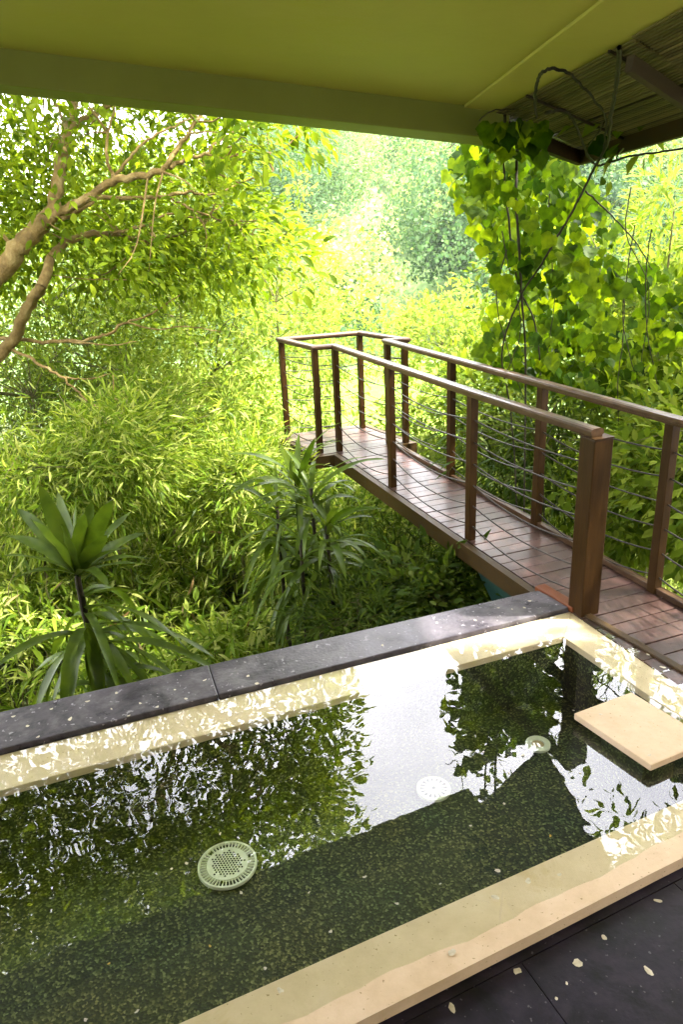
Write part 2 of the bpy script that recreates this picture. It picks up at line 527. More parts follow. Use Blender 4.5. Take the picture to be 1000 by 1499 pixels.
def lobes(c, r, n, squash=(1, 1, 1), gap=0.35, inner=0.45, seed=0):
    """cluster centres on an uneven, lobed crown with holes"""
    g = np.random.default_rng(seed)
    k = 9
    lc = unit(g.normal(size=(k, 3)))
    lr = 0.45 + 0.35 * g.random(k)
    pts = []
    while len(pts) < n:
        d = unit(g.normal(size=(400, 3)))
        i = g.integers(0, k, 400)
        q = lc[i] * 0.62 + d * lr[i][:, None] * (inner + (1 - inner) * g.random((400, 1)) ** 0.4)
        h = np.sin(q[:, 0] * 5.1 + seed) * np.sin(q[:, 1] * 4.7 + 1.3 * seed) * np.sin(q[:, 2] * 5.5 + 2.1 * seed)
        q = q[h > -gap * 0.9]
        pts += list(q)
    q = np.array(pts[:n])
    return np.asarray(c) + q * r * np.asarray(squash), unit(q + np.array([0, 0, 0.25]))


def twigs_to(nodes, ends, r0=0.01, r1=0.003, sag=0.1, maxlen=9.0):
    """thin twigs from the nearest limb node to each spray"""
    nodes = np.asarray(nodes)
    out = []
    for e in ends:
        d = np.linalg.norm(nodes - e, axis=1) + np.maximum(0, nodes[:, 2] - e[2]) * 0.4
        a = nodes[int(np.argmin(d))]
        if np.linalg.norm(e - a) > maxlen:
            continue
        m = (a + e) / 2 + rng.normal(size=3) * 0.10 * np.linalg.norm(e - a) + np.array([0, 0, sag * np.linalg.norm(e - a)])
        out.append((spline([a, m, e], 3), np.linspace(r0, r1, 7)))
    return out


def shrub(name, label, px, py, d, r, squash, mat, n, per, size, tpl, cat='shrub', group=None, seed=1, spread=0.22, base_drop=1.2, twigs=True, **kw):
    c = at_d(px, py, d)
    root = empty(name, (c[0], c[1], c[2] - base_drop))
    tag(root, label, cat, group)
    cc, oo = lobes(c, r, n, squash, seed=seed)
    V, s, i = sprays(cc, oo, per, spread, size, tpl, **kw)
    link('foliage', npmesh('foliage', V, s, i), M[mat], root)
    b = np.array([c[0], c[1], c[2] - base_drop])
    nodes = [b + (c - b) * t for t in np.linspace(0.1, 1.1, 8)]
    tw = [] if not twigs else twigs_to(nodes, cc[::max(1, n // 26)], 0.009 * min(1, r), 0.002)
    link('stem', npmesh('stem', *tubes([(np.array(nodes), np.linspace(0.03, 0.010, 8) * min(1, r))] + tw, 5)), M['stem_green'], root)
    return root


# ------------------------------------------------------------------ the pool
def hit(l1, l2):
    """crossing of two lines of the ground plan, each given by two points"""
    p, r = l1[0][:2], l1[1][:2] - l1[0][:2]
    q, s = l2[0][:2], l2[1][:2] - l2[0][:2]
    t = ((q[0] - p[0]) * s[1] - (q[1] - p[1]) * s[0]) / (r[0] * s[1] - r[1] * s[0])
    return p + r * t


def gl(a, b, z=0.0):
    return at_z(*a, z), at_z(*b, z)


near_in, far_in = gl((255, 1499), (1000, 1170)), gl((0, 1155), (825, 930))
ledge_in, ledge_out = gl((0, 1103), (838, 893)), gl((0, 1047), (788, 868))
right_in, right_out = gl((825, 930), (1000, 1050)), gl((838, 893), (1000, 987))
near_out = gl((530, 1495), (1000, 1257))
e1 = unit(far_in[1] - far_in[0])                     # along the pool
e2 = np.array([-e1[1], e1[0], 0])                    # across it, away from the viewer
LEFT = (far_in[0] - e1 * 2.2, far_in[0] - e1 * 2.2 + e2)     # the pool runs on past the frame


def P3(p, z):
    return np.array([p[0], p[1], z])


ZW = 0.0
C_fr, C_nr = hit(far_in, right_in), hit(near_in, right_in)
C_fl, C_nl = hit(far_in, LEFT), hit(near_in, LEFT)
O_fr, O_nr = hit(ledge_in, right_out), hit(near_out, right_out)
O_fl, O_nl = hit(ledge_in, LEFT), hit(near_out, LEFT)

pool = empty('plunge_pool', P3((C_fr + C_nl) / 2, -0.38))
tag(pool, 'sunken rectangular plunge pool with cream stone rim and dark pebble floor', 'pool')
b = MB()
zs = -0.007
b.poly_prism([P3(C_fl, zs), P3(C_fr, zs), P3(O_fr, zs), P3(O_fl, zs)], 0.035, bevel=0.004)
b.build('coping', M['cream_stone'], pool)
b = MB()
g_ = e1[:2] * 0.001
b.poly_prism([P3(C_nr + g_, zs), P3(O_nr + g_, zs), P3(O_fr + g_, zs), P3(C_fr + g_, zs)], 0.035, bevel=0.004)
b.build('coping', M['cream_stone'], pool)
# the near coping tilts: its inner edge lies under the film of water, its outer edge stands dry
bm = bmesh.new()
nu, nv = 90, 14
grid = []
for i in range(nu + 1):
    row = []
    for j in range(nv + 1):
        a = C_nl + (C_nr - C_nl) * i / nu
        o = O_nl + (O_nr - O_nl) * i / nu
        q = a + (o - a) * j / nv
        v = j / nv
        z = -0.0065 + 0.0105 * v + 0.0005 * math.sin(i * 0.23 + v * 3) * v + 0.0003 * math.sin(i * 0.71 + 1) * math.sin(v * 7) + 0.00018 * math.sin(i * 2.1)
        row.append(bm.verts.new(P3(q, z)))
    grid.append(row)
for i in range(nu):
    for j in range(nv):
        bm.faces.new((grid[i][j], grid[i][j + 1], grid[i + 1][j + 1], grid[i + 1][j]))
ext = bmesh.ops.extrude_face_region(bm, geom=bm.faces[:])
bmesh.ops.translate(bm, vec=(0, 0, -0.045), verts=[v for v in ext['geom'] if isinstance(v, bmesh.types.BMVert)])
bmesh.ops.recalc_face_normals(bm, faces=bm.faces[:])
me = bpy.data.meshes.new('coping')
bm.to_mesh(me)
bm.free()
link('coping', me, M['cream_stone'], pool)
# basin: walls set back under the rim, and the pebble floor
ZF = -0.36
inset = 0.012
bm = bmesh.new()
cc = (C_fl + C_fr + C_nr + C_nl) / 4
top = [P3(c + (c - cc) / np.linalg.norm(c - cc) * inset, -0.03) for c in (C_fl, C_fr, C_nr, C_nl)]
vt = [bm.verts.new(p) for p in top]
vb = [bm.verts.new((p[0], p[1], ZF)) for p in top]
for i in range(4):
    bm.faces.new((vt[i], vt[(i + 1) % 4], vb[(i + 1) % 4], vb[i]))
me = bpy.data.meshes.new('basin_wall')
bm.to_mesh(me)
bm.free()
link('basin_wall', me, M['pebble_wash'], pool)
b = MB()
b.poly_prism([P3(p, ZF) for p in (vt and [t_[:2] for t_ in top])][::-1], 0.08)
b.build('basin_floor', M['pebble_wash'], pool)

bm = bmesh.new()
mid = lambda a, c, t: a + (c - a) * t
wq = [P3(p, ZW) for p in (hit(ledge_in, LEFT), O_fr, mid(C_nr, O_nr, 0.93), mid(C_nl, O_nl, 0.93))]
bm.faces.new([bm.verts.new(p) for p in wq][::-1])
me = bpy.data.meshes.new('water')
bm.to_mesh(me)
bm.free()
water = tag(link('water', me, M['pool_water']), kind='structure')

# dark stone ledge on the outer side, two slabs with an open joint
ledge = empty('stone_ledge', P3((ledge_in[0] + ledge_in[1])[:2] / 2, -0.02))
tag(ledge, 'dark slate ledge along the outer edge of the pool above the plants', 'ledge')
Lc_in, Lc_out = at_z(780 + 58, 893, 0)[:2], at_z(788, 868, 0)[:2]
jt = at_z(313, 1000, 0)[:2]
jx = lambda l: hit(l, (P3(jt, 0), P3(jt, 0) + e2 + e1 * 0.05))
gap = e1[:2] * 0.002
zl = 0.018
lo, li = hit(ledge_out, LEFT), hit(ledge_in, LEFT)
off = e2[:2] * 0.006
b = MB()
b.poly_prism([P3(li + off, zl), P3(jx(ledge_in) + off - gap, zl), P3(jx(ledge_out) - gap, zl), P3(lo, zl)], 0.06, bevel=0.006)
b.build('stone_slab', M['ledge_stone'], ledge)
b = MB()
b.poly_prism([P3(jx(ledge_in) + off + gap, zl), P3(Lc_in + off, zl), P3(Lc_out, zl), P3(jx(ledge_out) + gap, zl)], 0.06, bevel=0.006)
b.build('stone_slab', M['ledge_stone'], ledge)
b = MB()
sh = -e2[:2] * 0.02
b.poly_prism([P3(li + off * 2, -0.043), P3(Lc_in + off * 2, -0.043), P3(Lc_out + sh, -0.043), P3(lo + sh, -0.043)], 2.2)
b.build('retaining_wall', M['black_stone'], ledge)

# step slab standing in the pool
ZS = 0.055
sL, sF, sN = at_z(841, 1044, ZS), at_z(925, 1013, ZS), at_z(954, 1120, ZS)
sR = sF + (at_z(1000, 1058, ZS) - sF) / np.linalg.norm(at_z(1000, 1058, ZS) - sF) * np.linalg.norm(sN - sL)
slab = empty('stepping_slab', P3(((sL + sR) / 2)[:2], ZF))
tag(slab, 'cream square stone slab raised just above the water by the bridge', 'step')
MB().poly_prism([sL, sN, sR, sF], 0.03, bevel=0.005).build('slab_top', M['cream_stone'], slab)
ce = (sL + sR + sN + sF) / 4
MB().poly_prism([P3((ce + (p - ce) * 0.55)[:2], ZS - 0.031) for p in (sL, sN, sR, sF)], ZS - 0.032 - ZF).build('pedestal', M['pebble_wash'], slab)

# fittings on the pool floor
ZD = ZF + 0.004


def ring_pts(n, r):
    return [(r * math.cos(2 * math.pi * i / n), r * math.sin(2 * math.pi * i / n)) for i in range(n)]


dc = at_z(333, 1268, ZD)
rD = 0.5 * np.linalg.norm(at_z(290, 1277, ZD) - at_z(377, 1262, ZD))
drain = tag(empty('drain_cover', dc), 'large round white drain grate with a slotted rim on the pool floor', 'drain')
MB().disc(dc, rD * 0.97, 0.0, 0.004).build('sump', M['dark_hole'], drain)
MB().disc_ring(dc, rD * 0.93, rD, 0.0, 0.014).build('rim', M['white_plastic'], drain)
b = MB()
for k in range(46):
    a = 2 * math.pi * k / 46
    d_ = np.array([math.cos(a), math.sin(a), 0])
    b.bar(dc + d_ * rD * 0.68 + (0, 0, 0.009), dc + d_ * rD * 0.935 + (0, 0, 0.009), 0.0036, 0.008)
b.build('slotted_rim', M['white_plastic'], drain)
MB().disc(dc, rD * 0.70, 0.006, 0.016, bevel=0.002).build('plate', M['white_plastic'], drain)
b = MB()
hs = rD * 0.105
for i in range(-6, 7):
    for j in range(-6, 7):
        x, y = (i + 0.5 * (j % 2)) * hs, j * hs * 0.87
        if math.hypot(x, y) < rD * (0.62 if (i * 7 + j * 3) % 11 else 0.5) and not (abs(math.hypot(x, y) - rD * 0.57) < rD * 0.06 and (i + j) % 3):
            b.disc(dc + (x, y, 0), hs * 0.34, 0.0150, 0.0168, 10)
for a in (0.4, 2.5, 4.6):
    b.disc(dc + (math.cos(a) * rD * 0.78, math.sin(a) * rD * 0.78, 0), hs * 0.45, 0.010, 0.0165, 12)
b.build('drain_hole', M['dark_hole'], drain)

ic = at_z(635, 1157, ZD)
rI = 0.5 * np.linalg.norm(at_z(611, 1160, ZD) - at_z(660, 1156, ZD))
inlet = tag(empty('inlet_cap', ic), 'white round inlet cap with radial slots in the middle of the pool floor', 'inlet')
MB().disc(ic, rI, 0.0, 0.014, bevel=0.004).build('cap', M['white_plastic'], inlet)
b = MB()
for k in range(16):
    a = 2 * math.pi * k / 16
    d_, s_ = np.array([math.cos(a), math.sin(a), 0]), np.array([-math.sin(a), math.cos(a), 0])
    p0, p1 = ic + d_ * rI * 0.42, ic + d_ * rI * 0.80
    b = MB()
    b.poly_prism([p0 + (0, 0, 0.0152), p1 - s_ * rI * 0.075 + (0, 0, 0.0152), p1 + s_ * rI * 0.075 + (0, 0, 0.0152)], 0.003)
    b.build('slot', M['dark_hole'], inlet)
MB().disc(ic, rI * 0.10, 0.012, 0.0156, 16).build('screw', M['dark_hole'], inlet)

sc_ = at_z(788, 1091, ZD)
rS = 0.5 * np.linalg.norm(at_z(771, 1093, ZD) - at_z(806, 1090, ZD))
suct = tag(empty('suction_ring', sc_), 'small white ring fitting with a tan centre near the stepping slab', 'pool fitting')
MB().disc_ring(sc_, rS * 0.52, rS, 0.0, 0.012).build('ring', M['white_plastic'], suct)
MB().disc(sc_, rS * 0.50, 0.0, 0.006).build('centre', M['tan_plastic'], suct)

# ------------------------------------------------------------------ near paving, dark slabs
ZP = -0.05
j0, j1 = at_z(757, 1400, ZP), at_z(830, 1499, ZP)
jd = unit(j1 - j0)
po = gl((555, 1499), (1000, 1270), ZP)
pd = unit(po[1] - po[0])
o_ = P3(hit(po, (j0, j1)), ZP)
b = MB()
TW, TL = 0.62, 0.9
for i in range(-7, 8):
    for j in range(0, 6):
        a = o_ + pd * (i * TW) + jd * (j * TL + 0.03)
        q = [a + pd * 0.0015 + jd * 0.0015, a + jd * (TL - 0.0015) + pd * 0.0015, a + pd * (TW - 0.0015) + jd * (TL - 0.0015), a + pd * (TW - 0.0015) + jd * 0.0015]
        b.poly_prism(q, 0.03, bevel=0.0012)
a = o_ - jd * 0.2
b.poly_prism([a + pd * -5 + jd * 0.1, a + pd * -5 + jd * 0.2285, a + pd * 6 + jd * 0.2285, a + pd * 6 + jd * 0.1], 0.03, bevel=0.001)
b.poly_prism([p + np.array([0, 0, -0.012]) for p in (o_ - pd * 6, o_ - pd * 6 + jd * 7, o_ + pd * 7 + jd * 7, o_ + pd * 7)], 0.3)
tag(b.build('paving', M['black_stone']), kind='structure')

# ------------------------------------------------------------------ the footbridge
uB = np.array([math.cos(BR), math.sin(BR), 0])
nB = np.array([-uB[1], uB[0], 0])
CL, CR = -1.217, -1.479


def tn(t, n, z=0.0):
    return S * (uB * t + nB * n) + np.array([0, 0, z])


bridge = empty('footbridge', tn(2.2, (CL + CR) / 2, 0))
tag(bridge, 'narrow wooden footbridge with cable railings jutting out over the plants', 'footbridge')
HR = 0.98
o = 0.016
PL = dict(L6=(1.467, -1.232), L5=(2.043, CL), L4=(2.668, CL), L3=(3.278, CL), L2=(3.295, -1.123), L1=(3.665, -1.075),
          F=(3.635, -1.488), R2=(3.255, -1.562), R1=(3.27, CR), R3=(2.65, CR), R4=(2.04, CR), R5=(1.473, CR))


def edge_n(t, left):
    if t < 3.262:
        return (CL + o) if left else (CR - o)
    k = (t - 3.27) / 0.39
    return (-1.123 + 0.048 * k + o) if left else (-1.562 + 0.074 * k - o)


b = MB()
t, pw = 0.30, 0.0565
row = 0
zt = 0.0
while t < 3.68:
    t2 = t + pw
    if t < 3.26 and t2 > 3.262:
        t2 = 3.262
    g = 0.0018
    q = [tn(t + g, edge_n(t + 1e-4, False)), tn(t2 - g, edge_n(t2 - 1e-4, False)), tn(t2 - g, edge_n(t2 - 1e-4, True)), tn(t + g, edge_n(t + 1e-4, True))]
    if np.linalg.norm(q[1] - q[0]) > 0.01:
        dz = 0.0015 * math.sin(row * 2.3)
        z_ = np.array([0, 0, dz])
        b.poly_prism([v_ + z_ for v_ in q], 0.028, bevel=0.003)
    t = t2
    row += 1
b.build('deck', M['deck_wood'], bridge)
pl_out = 0.03


def prof_rect(w, h, y0):
    return [(-w / 2, y0), (w / 2, y0), (w / 2, y0 + h), (-w / 2, y0 + h)]


kx = o + 0.0175
b = MB()
b.sweep([tn(1.53, CL + kx), tn(3.262 - 0.02, CL + kx), tn(3.265 - 0.02, -1.123 + kx), tn(3.665 + 0.03, -1.075 + kx), tn(3.635 + 0.04, -1.488 - kx * 1.2), tn(3.24, -1.562 - kx), tn(3.24, CR - kx), tn(0.2, CR - kx)],
        prof_rect(0.05, 0.115, -0.116))
b.build('edge_beam', M['beam_wood'], bridge)
b = MB()
ro = unit(right_out[0] - right_out[1])
b.bar(right_out[0] + (0, 0, -0.02) - ro * 0.05 + np.cross(ro, (0, 0, 1)) * 0.022, right_out[1] - ro * 1.5 + (0, 0, -0.02) + np.cross(ro, (0, 0, 1)) * 0.022, 0.042, 0.066, bevel=0.004)
b.build('edge_beam', M['beam_wood'], bridge)
b = MB()
b.bar(tn(0.25, CR + 0.0, 0.022), tn(3.2, CR, 0.022), 0.03, 0.035, bevel=0.004)
b.build('toe_board', M['rail_wood'], bridge)
b = MB()
b.bar(at_z(783, 861, 0.012) + nB * -0.035, at_z(838, 894, 0.012) + nB * -0.035, 0.07, 0.03, bevel=0.004)
b.build('threshold_board', M['red_wood'], bridge)['label'] = 'bare reddish board beside the thick end post'
# joists and bracket below
b = MB()
for n_ in (CL - 0.05, CR + 0.05):
    b.bar(tn(0.3, n_, -0.10), tn(3.6, n_, -0.10), 0.05, 0.14)
b.build('joist', M['dark_wood'], bridge)
p = [tn(2.06, CL - 0.004, -0.118), tn(1.50, CL - 0.004, -0.118), tn(1.50, CL - 0.004, -0.75), tn(1.62, CL - 0.004, -0.75)]
MB().poly_prism(p, bottom=[q + (-nB) * 0.42 for q in p], bevel=0.005).build('support_bracket', M['bracket_paint'], bridge)

railing = empty('railing', (0, 0, 0))
railing.parent = bridge
railing.location = (0, 0, 0)
for k, (t_, n_) in PL.items():
    w = 0.115 if k == 'L6' else 0.052
    z0 = -0.02 if k == 'L6' else 0.001
    b = MB()
    if k == 'L6':
        b.box(tn(t_, n_, (HR + 0.0 + z0) / 2), w, w, HR - z0, uB, nB, bevel=0.006)
        b.box(tn(t_, n_, HR + 0.004), w + 0.006, w + 0.006, 0.007, uB, nB, bevel=0.002)
    else:
        ua = uB
        b.box(tn(t_, n_, (HR + z0) / 2), w * 1.15, w, HR - z0 - 0.002, ua, nB, bevel=0.003)
    po_ = b.build('post', M['post_wood'], railing)
    if k == 'L6':
        po_['label'] = 'thick square end post beside the pool'
ends = [tn(1.0, CR - 0.02), tn(0.45, CR - 0.06)]
order = ['L6', 'L5', 'L4', 'L3', 'L2', 'L1', 'F', 'R2', 'R1', 'R3', 'R4', 'R5']
pts = [tn(*PL[k]) for k in order]
w, hh = 0.078, 0.042
cap = [(-0.030, 0.0), (0.030, 0.0), (0.031, 0.012), (0.039, 0.015), (0.039, 0.030), (0.032, 0.040), (0.018, 0.045), (-0.018, 0.045), (-0.032, 0.040), (-0.039, 0.030), (-0.039, 0.015), (-0.031, 0.012)]
rp = [q + (0, 0, HR) for q in pts]
rp[0] = tn(1.452, -1.221, HR + 0.008)
rail_path = rp + [e + np.array([0, 0, HR]) for e in ends]
MB().sweep(rail_path, cap).build('handrail', M['rail_wood'], railing)
for k in range(6):
    z = HR * (0.85 - 0.148 * k)
    line = []
    allp = pts + ends
    for i in range(len(allp) - 1):
        a, c = allp[i] + (0, 0, z), allp[i + 1] + (0, 0, z)
        L_ = np.linalg.norm(c - a)
        sag = 0.75 * (0.030 + 0.022 * ((k * 5 + i * 3) % 4) / 3 + 0.008 * k) * L_ * (1.0 if L_ > 0.5 else 0.3)
        for q in range(8):
            s_ = q / 8
            line.append(a + (c - a) * s_ - np.array([0, 0, 4 * sag * s_ * (1 - s_)]))
    line.append(allp[-1] + (0, 0, z))
    link('cable', npmesh('cable', *tubes([(np.array(line), 0.005)], 6), smooth=True), M['cable_steel'], railing)

# ------------------------------------------------------------------ the house: ceiling, edge beam, walls out of view
B0, B1 = S * np.array([-0.788, 2.089, 1.348]), S * np.array([0.449, 2.532, 1.225])
eb = unit(B1 - B0)
ep = unit(np.array([-eb[1], eb[0], 0]))              # level, outward
nC = unit(np.cross(eb, ep))
pb = lambda x, y, rise=0.0: at_plane(x, y, B0 + nC * rise, nC)
house = empty('house', (0, -1.5, ZP))
tag(house, 'house terrace with olive painted ceiling slab and a beam along its front', 'house')
RISE = 0.15
c_fr = pb(705, 214)
c_fl = c_fr - eb * 7.0
i_fr, i0 = pb(690, 199), pb(0, 124)
ei = unit(i_fr - i0)
i_fl = i_fr - ei * 7.0
i_fr = i_fr + ei * np.dot(c_fr - i_fr, ei)
up = nC if nC[2] > 0 else -nC
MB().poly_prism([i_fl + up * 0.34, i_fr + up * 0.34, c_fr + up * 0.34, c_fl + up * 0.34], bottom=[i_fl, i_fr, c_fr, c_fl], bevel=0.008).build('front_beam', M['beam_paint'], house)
q0, q1 = pb(705, 174, RISE), pb(1000, 14, RISE)
ed = unit(q1 - q0)
r_b = q0 + ed * 9.0
cf = i_fr - ei * 0.0 + up * RISE
cfl = i_fl + up * RISE - ei * 1.0
bl = cfl - ep * 8.5
# the edge strip along the right hand side is a little lower than the field of the ceiling
x0, x1 = pb(655, 174, RISE), pb(800, 62, RISE)
xd = unit(x1 - x0)
x_b = x0 + xd * 9.0
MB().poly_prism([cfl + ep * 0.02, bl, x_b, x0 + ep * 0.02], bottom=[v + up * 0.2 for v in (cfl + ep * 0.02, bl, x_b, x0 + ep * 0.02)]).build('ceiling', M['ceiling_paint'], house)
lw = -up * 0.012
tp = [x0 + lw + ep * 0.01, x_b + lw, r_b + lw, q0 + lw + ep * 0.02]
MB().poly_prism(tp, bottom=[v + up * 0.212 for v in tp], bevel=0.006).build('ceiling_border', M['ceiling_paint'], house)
MB().box((-1.0, -4.6, 1.3), 13, 0.2, 3.2, bevel=0.01).build('wall', M['wall_paint'], house)
MB().box((-4.9, -1.1, 1.35), 0.2, 6.8, 3.1, bevel=0.01).build('wall', M['wall_paint'], house)

MB().box((2.95, -0.7, 2.3), 0.2, 7.8, 4.7, bevel=0.01).build('wall', M['wall_cream'], house)  # added out of view to block sun patches; cream so it bounces light

# ------------------------------------------------------------------ bamboo awning leaning on the ceiling edge
el = unit(np.array([-ed[1], ed[0], 0]))
if el[0] < 0:
    el = -el
sl = unit(el * math.cos(R(12)) - np.array([0, 0, math.sin(R(12))]))
nA = unit(np.cross(ed, sl))
nA = nA if nA[2] > 0 else -nA
pA = q0 - np.array([0, 0, 0.03])
pa = lambda x, y, h=0.0: at_plane(x, y, pA + nA * h, nA)
k0, k1, k2 = pa(714, 170), pa(852, 224), pa(1000, 178)
rd = unit(k2 - k1)
awn = empty('bamboo_awning', (k1 + k0) / 2)
tag(awn, 'dark framed awning lined with bamboo slats beside the terrace ceiling', 'awning')
LEN = 5.0
wv = k1 - k0
b = MB()
ns = 40
for i in range(ns):
    f = (i + 0.5) / ns
    a = k0 + wv * f
    d_ = unit(ed * (1 - f) + rd * f)
    jt_ = 0.004 * math.sin(i * 12.9) * nA
    segs = 3
    for q in range(segs):
        s0, s1 = LEN * q / segs, LEN * (q + 1) / segs - 0.006
        if (i * 31 + q * 17) % 23 == 0:
            continue
        b.bar(a + d_ * s0 + nA * 0.01 + jt_, a + d_ * s1 + nA * 0.01 + jt_ * ((q % 2) * 2 - 1), np.linalg.norm(wv) / ns * (0.42 + 0.26 * ((i * 7) % 5) / 5), 0.006)
leaf_mat('bamboo_slat', [(0.05, 0.04, 0.014), (0.17, 0.135, 0.045), (0.09, 0.07, 0.025), (0.28, 0.23, 0.09)], [(0.1, 0.09, 0.03), (0.1, 0.09, 0.03)], 0.02, 0.3, 0.5)
b.build('slat_lining', M['bamboo_slat'], awn)
b = MB()
cap_q = [k0 + nA * 0.03, k1 + nA * 0.03, k1 + rd * LEN + nA * 0.03, k0 + ed * LEN + nA * 0.03]
b.poly_prism(cap_q, bottom=[q + nA * 0.03 for q in cap_q])
b.build('roof_sheet', M['dark_wood'], awn)
for f in (0.62, 1.5, 2.5):
    a, c = k0 + ed * f, k1 + rd * f
    MB().bar(a - nA * 0.004, c - nA * 0.004, 0.012, 0.012).build('batten', M['dark_wood'], awn)
rf0, rf1 = pa(922, 93, -0.05), pa(1000, 146, -0.05)
dist = np.linalg.norm(rf0 - k0 - ed * np.dot(rf0 - k0, ed))
for s_ in (0.0, 1.35):
    a, c = rf0 + ed * s_, rf0 + ed * s_ + unit(rf1 - rf0) * np.linalg.norm(wv) * 0.93
    MB().bar(a, c, 0.032, 0.06, bevel=0.004).build('rafter', M['pale_wood'] if s_ == 0 else M['dark_wood'], awn)
MB().bar(k0 - nA * 0.03 - rd * 0.0, k1 - nA * 0.03, 0.05, 0.085, bevel=0.004).build('fascia', M['beam_wood'], awn)
MB().bar(k1 - nA * 0.03 - rd * 0.02, k1 + rd * LEN - nA * 0.03, 0.04, 0.085, bevel=0.004).build('fascia', M['beam_wood'], awn)


# ------------------------------------------------------------------ terrain
def ground_z(x, y):
    x, y = np.asarray(x, float), np.asarray(y, float)
    z = -1.9 - 0.25 * np.clip(x, -6, 3) * 0.2
    z = z - 3.3 * np.clip((y - 13) / 11, 0, 1) ** 1.2
    z = z + 0.25 * np.sin(x * 0.9 + 1) * np.sin(y * 0.7)
    az = np.arctan2(x, y)
    dist = np.hypot(x, y)
    k = np.clip((az + 0.115) / 0.07, 0, 1)
    k = k * k * (3 - 2 * k)
    slope = 0.10 + 0.25 * k
    hill = np.clip(dist - 48, 0, 110) * slope
    hill = hill * (1 + 0.10 * np.sin(az * 23 + 1) + 0.06 * np.sin(az * 51)) - 0.0012 * np.clip(dist - 158, 0, 400) ** 1.3
    return z + hill + np.where(dist > 48, 1.2 * np.sin(x * 0.13) * np.sin(y * 0.11 + 2), 0)


gr = np.concatenate([np.linspace(-60, 0, 2)[:1], np.linspace(-12, 30, 85), np.linspace(32, 260, 115)])
gx = np.concatenate([np.linspace(-240, -16, 57), np.linspace(-14, 14, 57), np.linspace(16, 240, 57)])
GX, GY = np.meshgrid(gx, gr)
GZ = ground_z(GX, GY)
GZ = np.where(GY < 3.2 + 0.38 * GX, np.minimum(GZ, -1.9), GZ)
V = np.stack([GX, GY, GZ], -1).reshape(-1, 3)
nx = len(gx)
i0_ = (np.arange(len(gr) - 1)[:, None] * nx + np.arange(nx - 1)[None]).ravel()
idx = np.stack([i0_, i0_ + 1, i0_ + 1 + nx, i0_ + nx], 1).ravel()
me = npmesh('ground', V, np.full(len(i0_), 4), idx, smooth=True)
terrain = tag(link('ground', me, M['soil']), kind='structure')
me.materials.append(M['hill_green'])
cen = (V[idx.reshape(-1, 4)]).mean(1)
me.polygons.foreach_set('material_index', (cen[:, 1] > 30).astype(np.int32))
# a bright lawn on the valley floor beyond the bridge
xs, ys = np.linspace(-9, 6, 24), np.linspace(22.5, 42, 30)
LX, LY = np.meshgrid(xs, ys)
V = np.stack([LX, LY, ground_z(LX, LY) + 0.06], -1).reshape(-1, 3)
i0_ = (np.arange(29)[:, None] * 24 + np.arange(23)[None]).ravel()
lawn = tag(link('lawn', npmesh('lawn', V, np.full(len(i0_), 4), np.stack([i0_, i0_ + 1, i0_ + 25, i0_ + 24], 1).ravel(), True), M['lawn_grass']), kind='structure')

# ------------------------------------------------------------------ far wooded hillside: one mass
nT = 430
az = rng.uniform(-0.30, 0.55, nT)
dd = 44 + 125 * rng.random(nT) ** 0.9
tx, ty = np.sin(az) * dd, np.cos(az) * dd
keep = ~((tx > -9) & (tx < 6) & (ty < 43))
tx, ty = tx[keep], ty[keep]
tz = ground_z(tx, ty)
Vs, ss, ii, tt, offv = [], [], [], [], 0
for q in range(len(tx)):
    r = rng.uniform(2.0, 5.0)
    hgt = rng.uniform(1.1, 1.9)
    n = int((1150 if dd[q] < 85 else 650) * (r / 2.6) ** 1.8)
    d_ = rand_unit(n)
    d_[:, 2] = np.abs(d_[:, 2]) * 1.1 - 0.25
    lump = 0.72 + 0.28 * np.sin(d_[:, 0] * 5 + q) * np.sin(d_[:, 1] * 4.3 + 2 * q) + 0.15 * rng.normal(size=n)
    p = np.array([tx[q], ty[q], tz[q] + r * hgt * 0.7]) + d_ * lump[:, None] * np.array([r, r, r * hgt])
    V, s, i = leaves(p, unit(d_ * 0.6 + rand_unit(n)), unit(d_ + rand_unit(n) * 0.4 + (0, 0, 0.2)), rng.uniform(0.15, 0.30) * (1.0 if dd[q] < 85 else 1.35) * (0.6 + 0.8 * rng.random(n)), FLAKE, 1.4)
    Vs.append(V)
    ss.append(s)
    ii.append(i + offv)
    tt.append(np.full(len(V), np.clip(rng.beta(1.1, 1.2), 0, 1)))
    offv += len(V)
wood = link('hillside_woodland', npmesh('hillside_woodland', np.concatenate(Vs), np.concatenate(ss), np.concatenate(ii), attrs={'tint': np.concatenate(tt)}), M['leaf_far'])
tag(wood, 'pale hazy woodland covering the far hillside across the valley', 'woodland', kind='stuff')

# ------------------------------------------------------------------ the big tree on the left
base = at_d(-120, 700, 6.6)
tree = empty('broadleaf_tree', (base[0], base[1], -2.0))
tag(tree, 'tall leafy tree leaning over the slope with brown branching limbs', 'tree')


def limb(pts, r0, r1, n=6):
    P = spline([at_d(*p) for p in pts], n)
    wob = rng.normal(size=P.shape) * min(r0, 0.03) * 0.25
    wob[0] = wob[-1] = 0
    return P + wob, np.linspace(r0, r1, len(P)) * 0.66


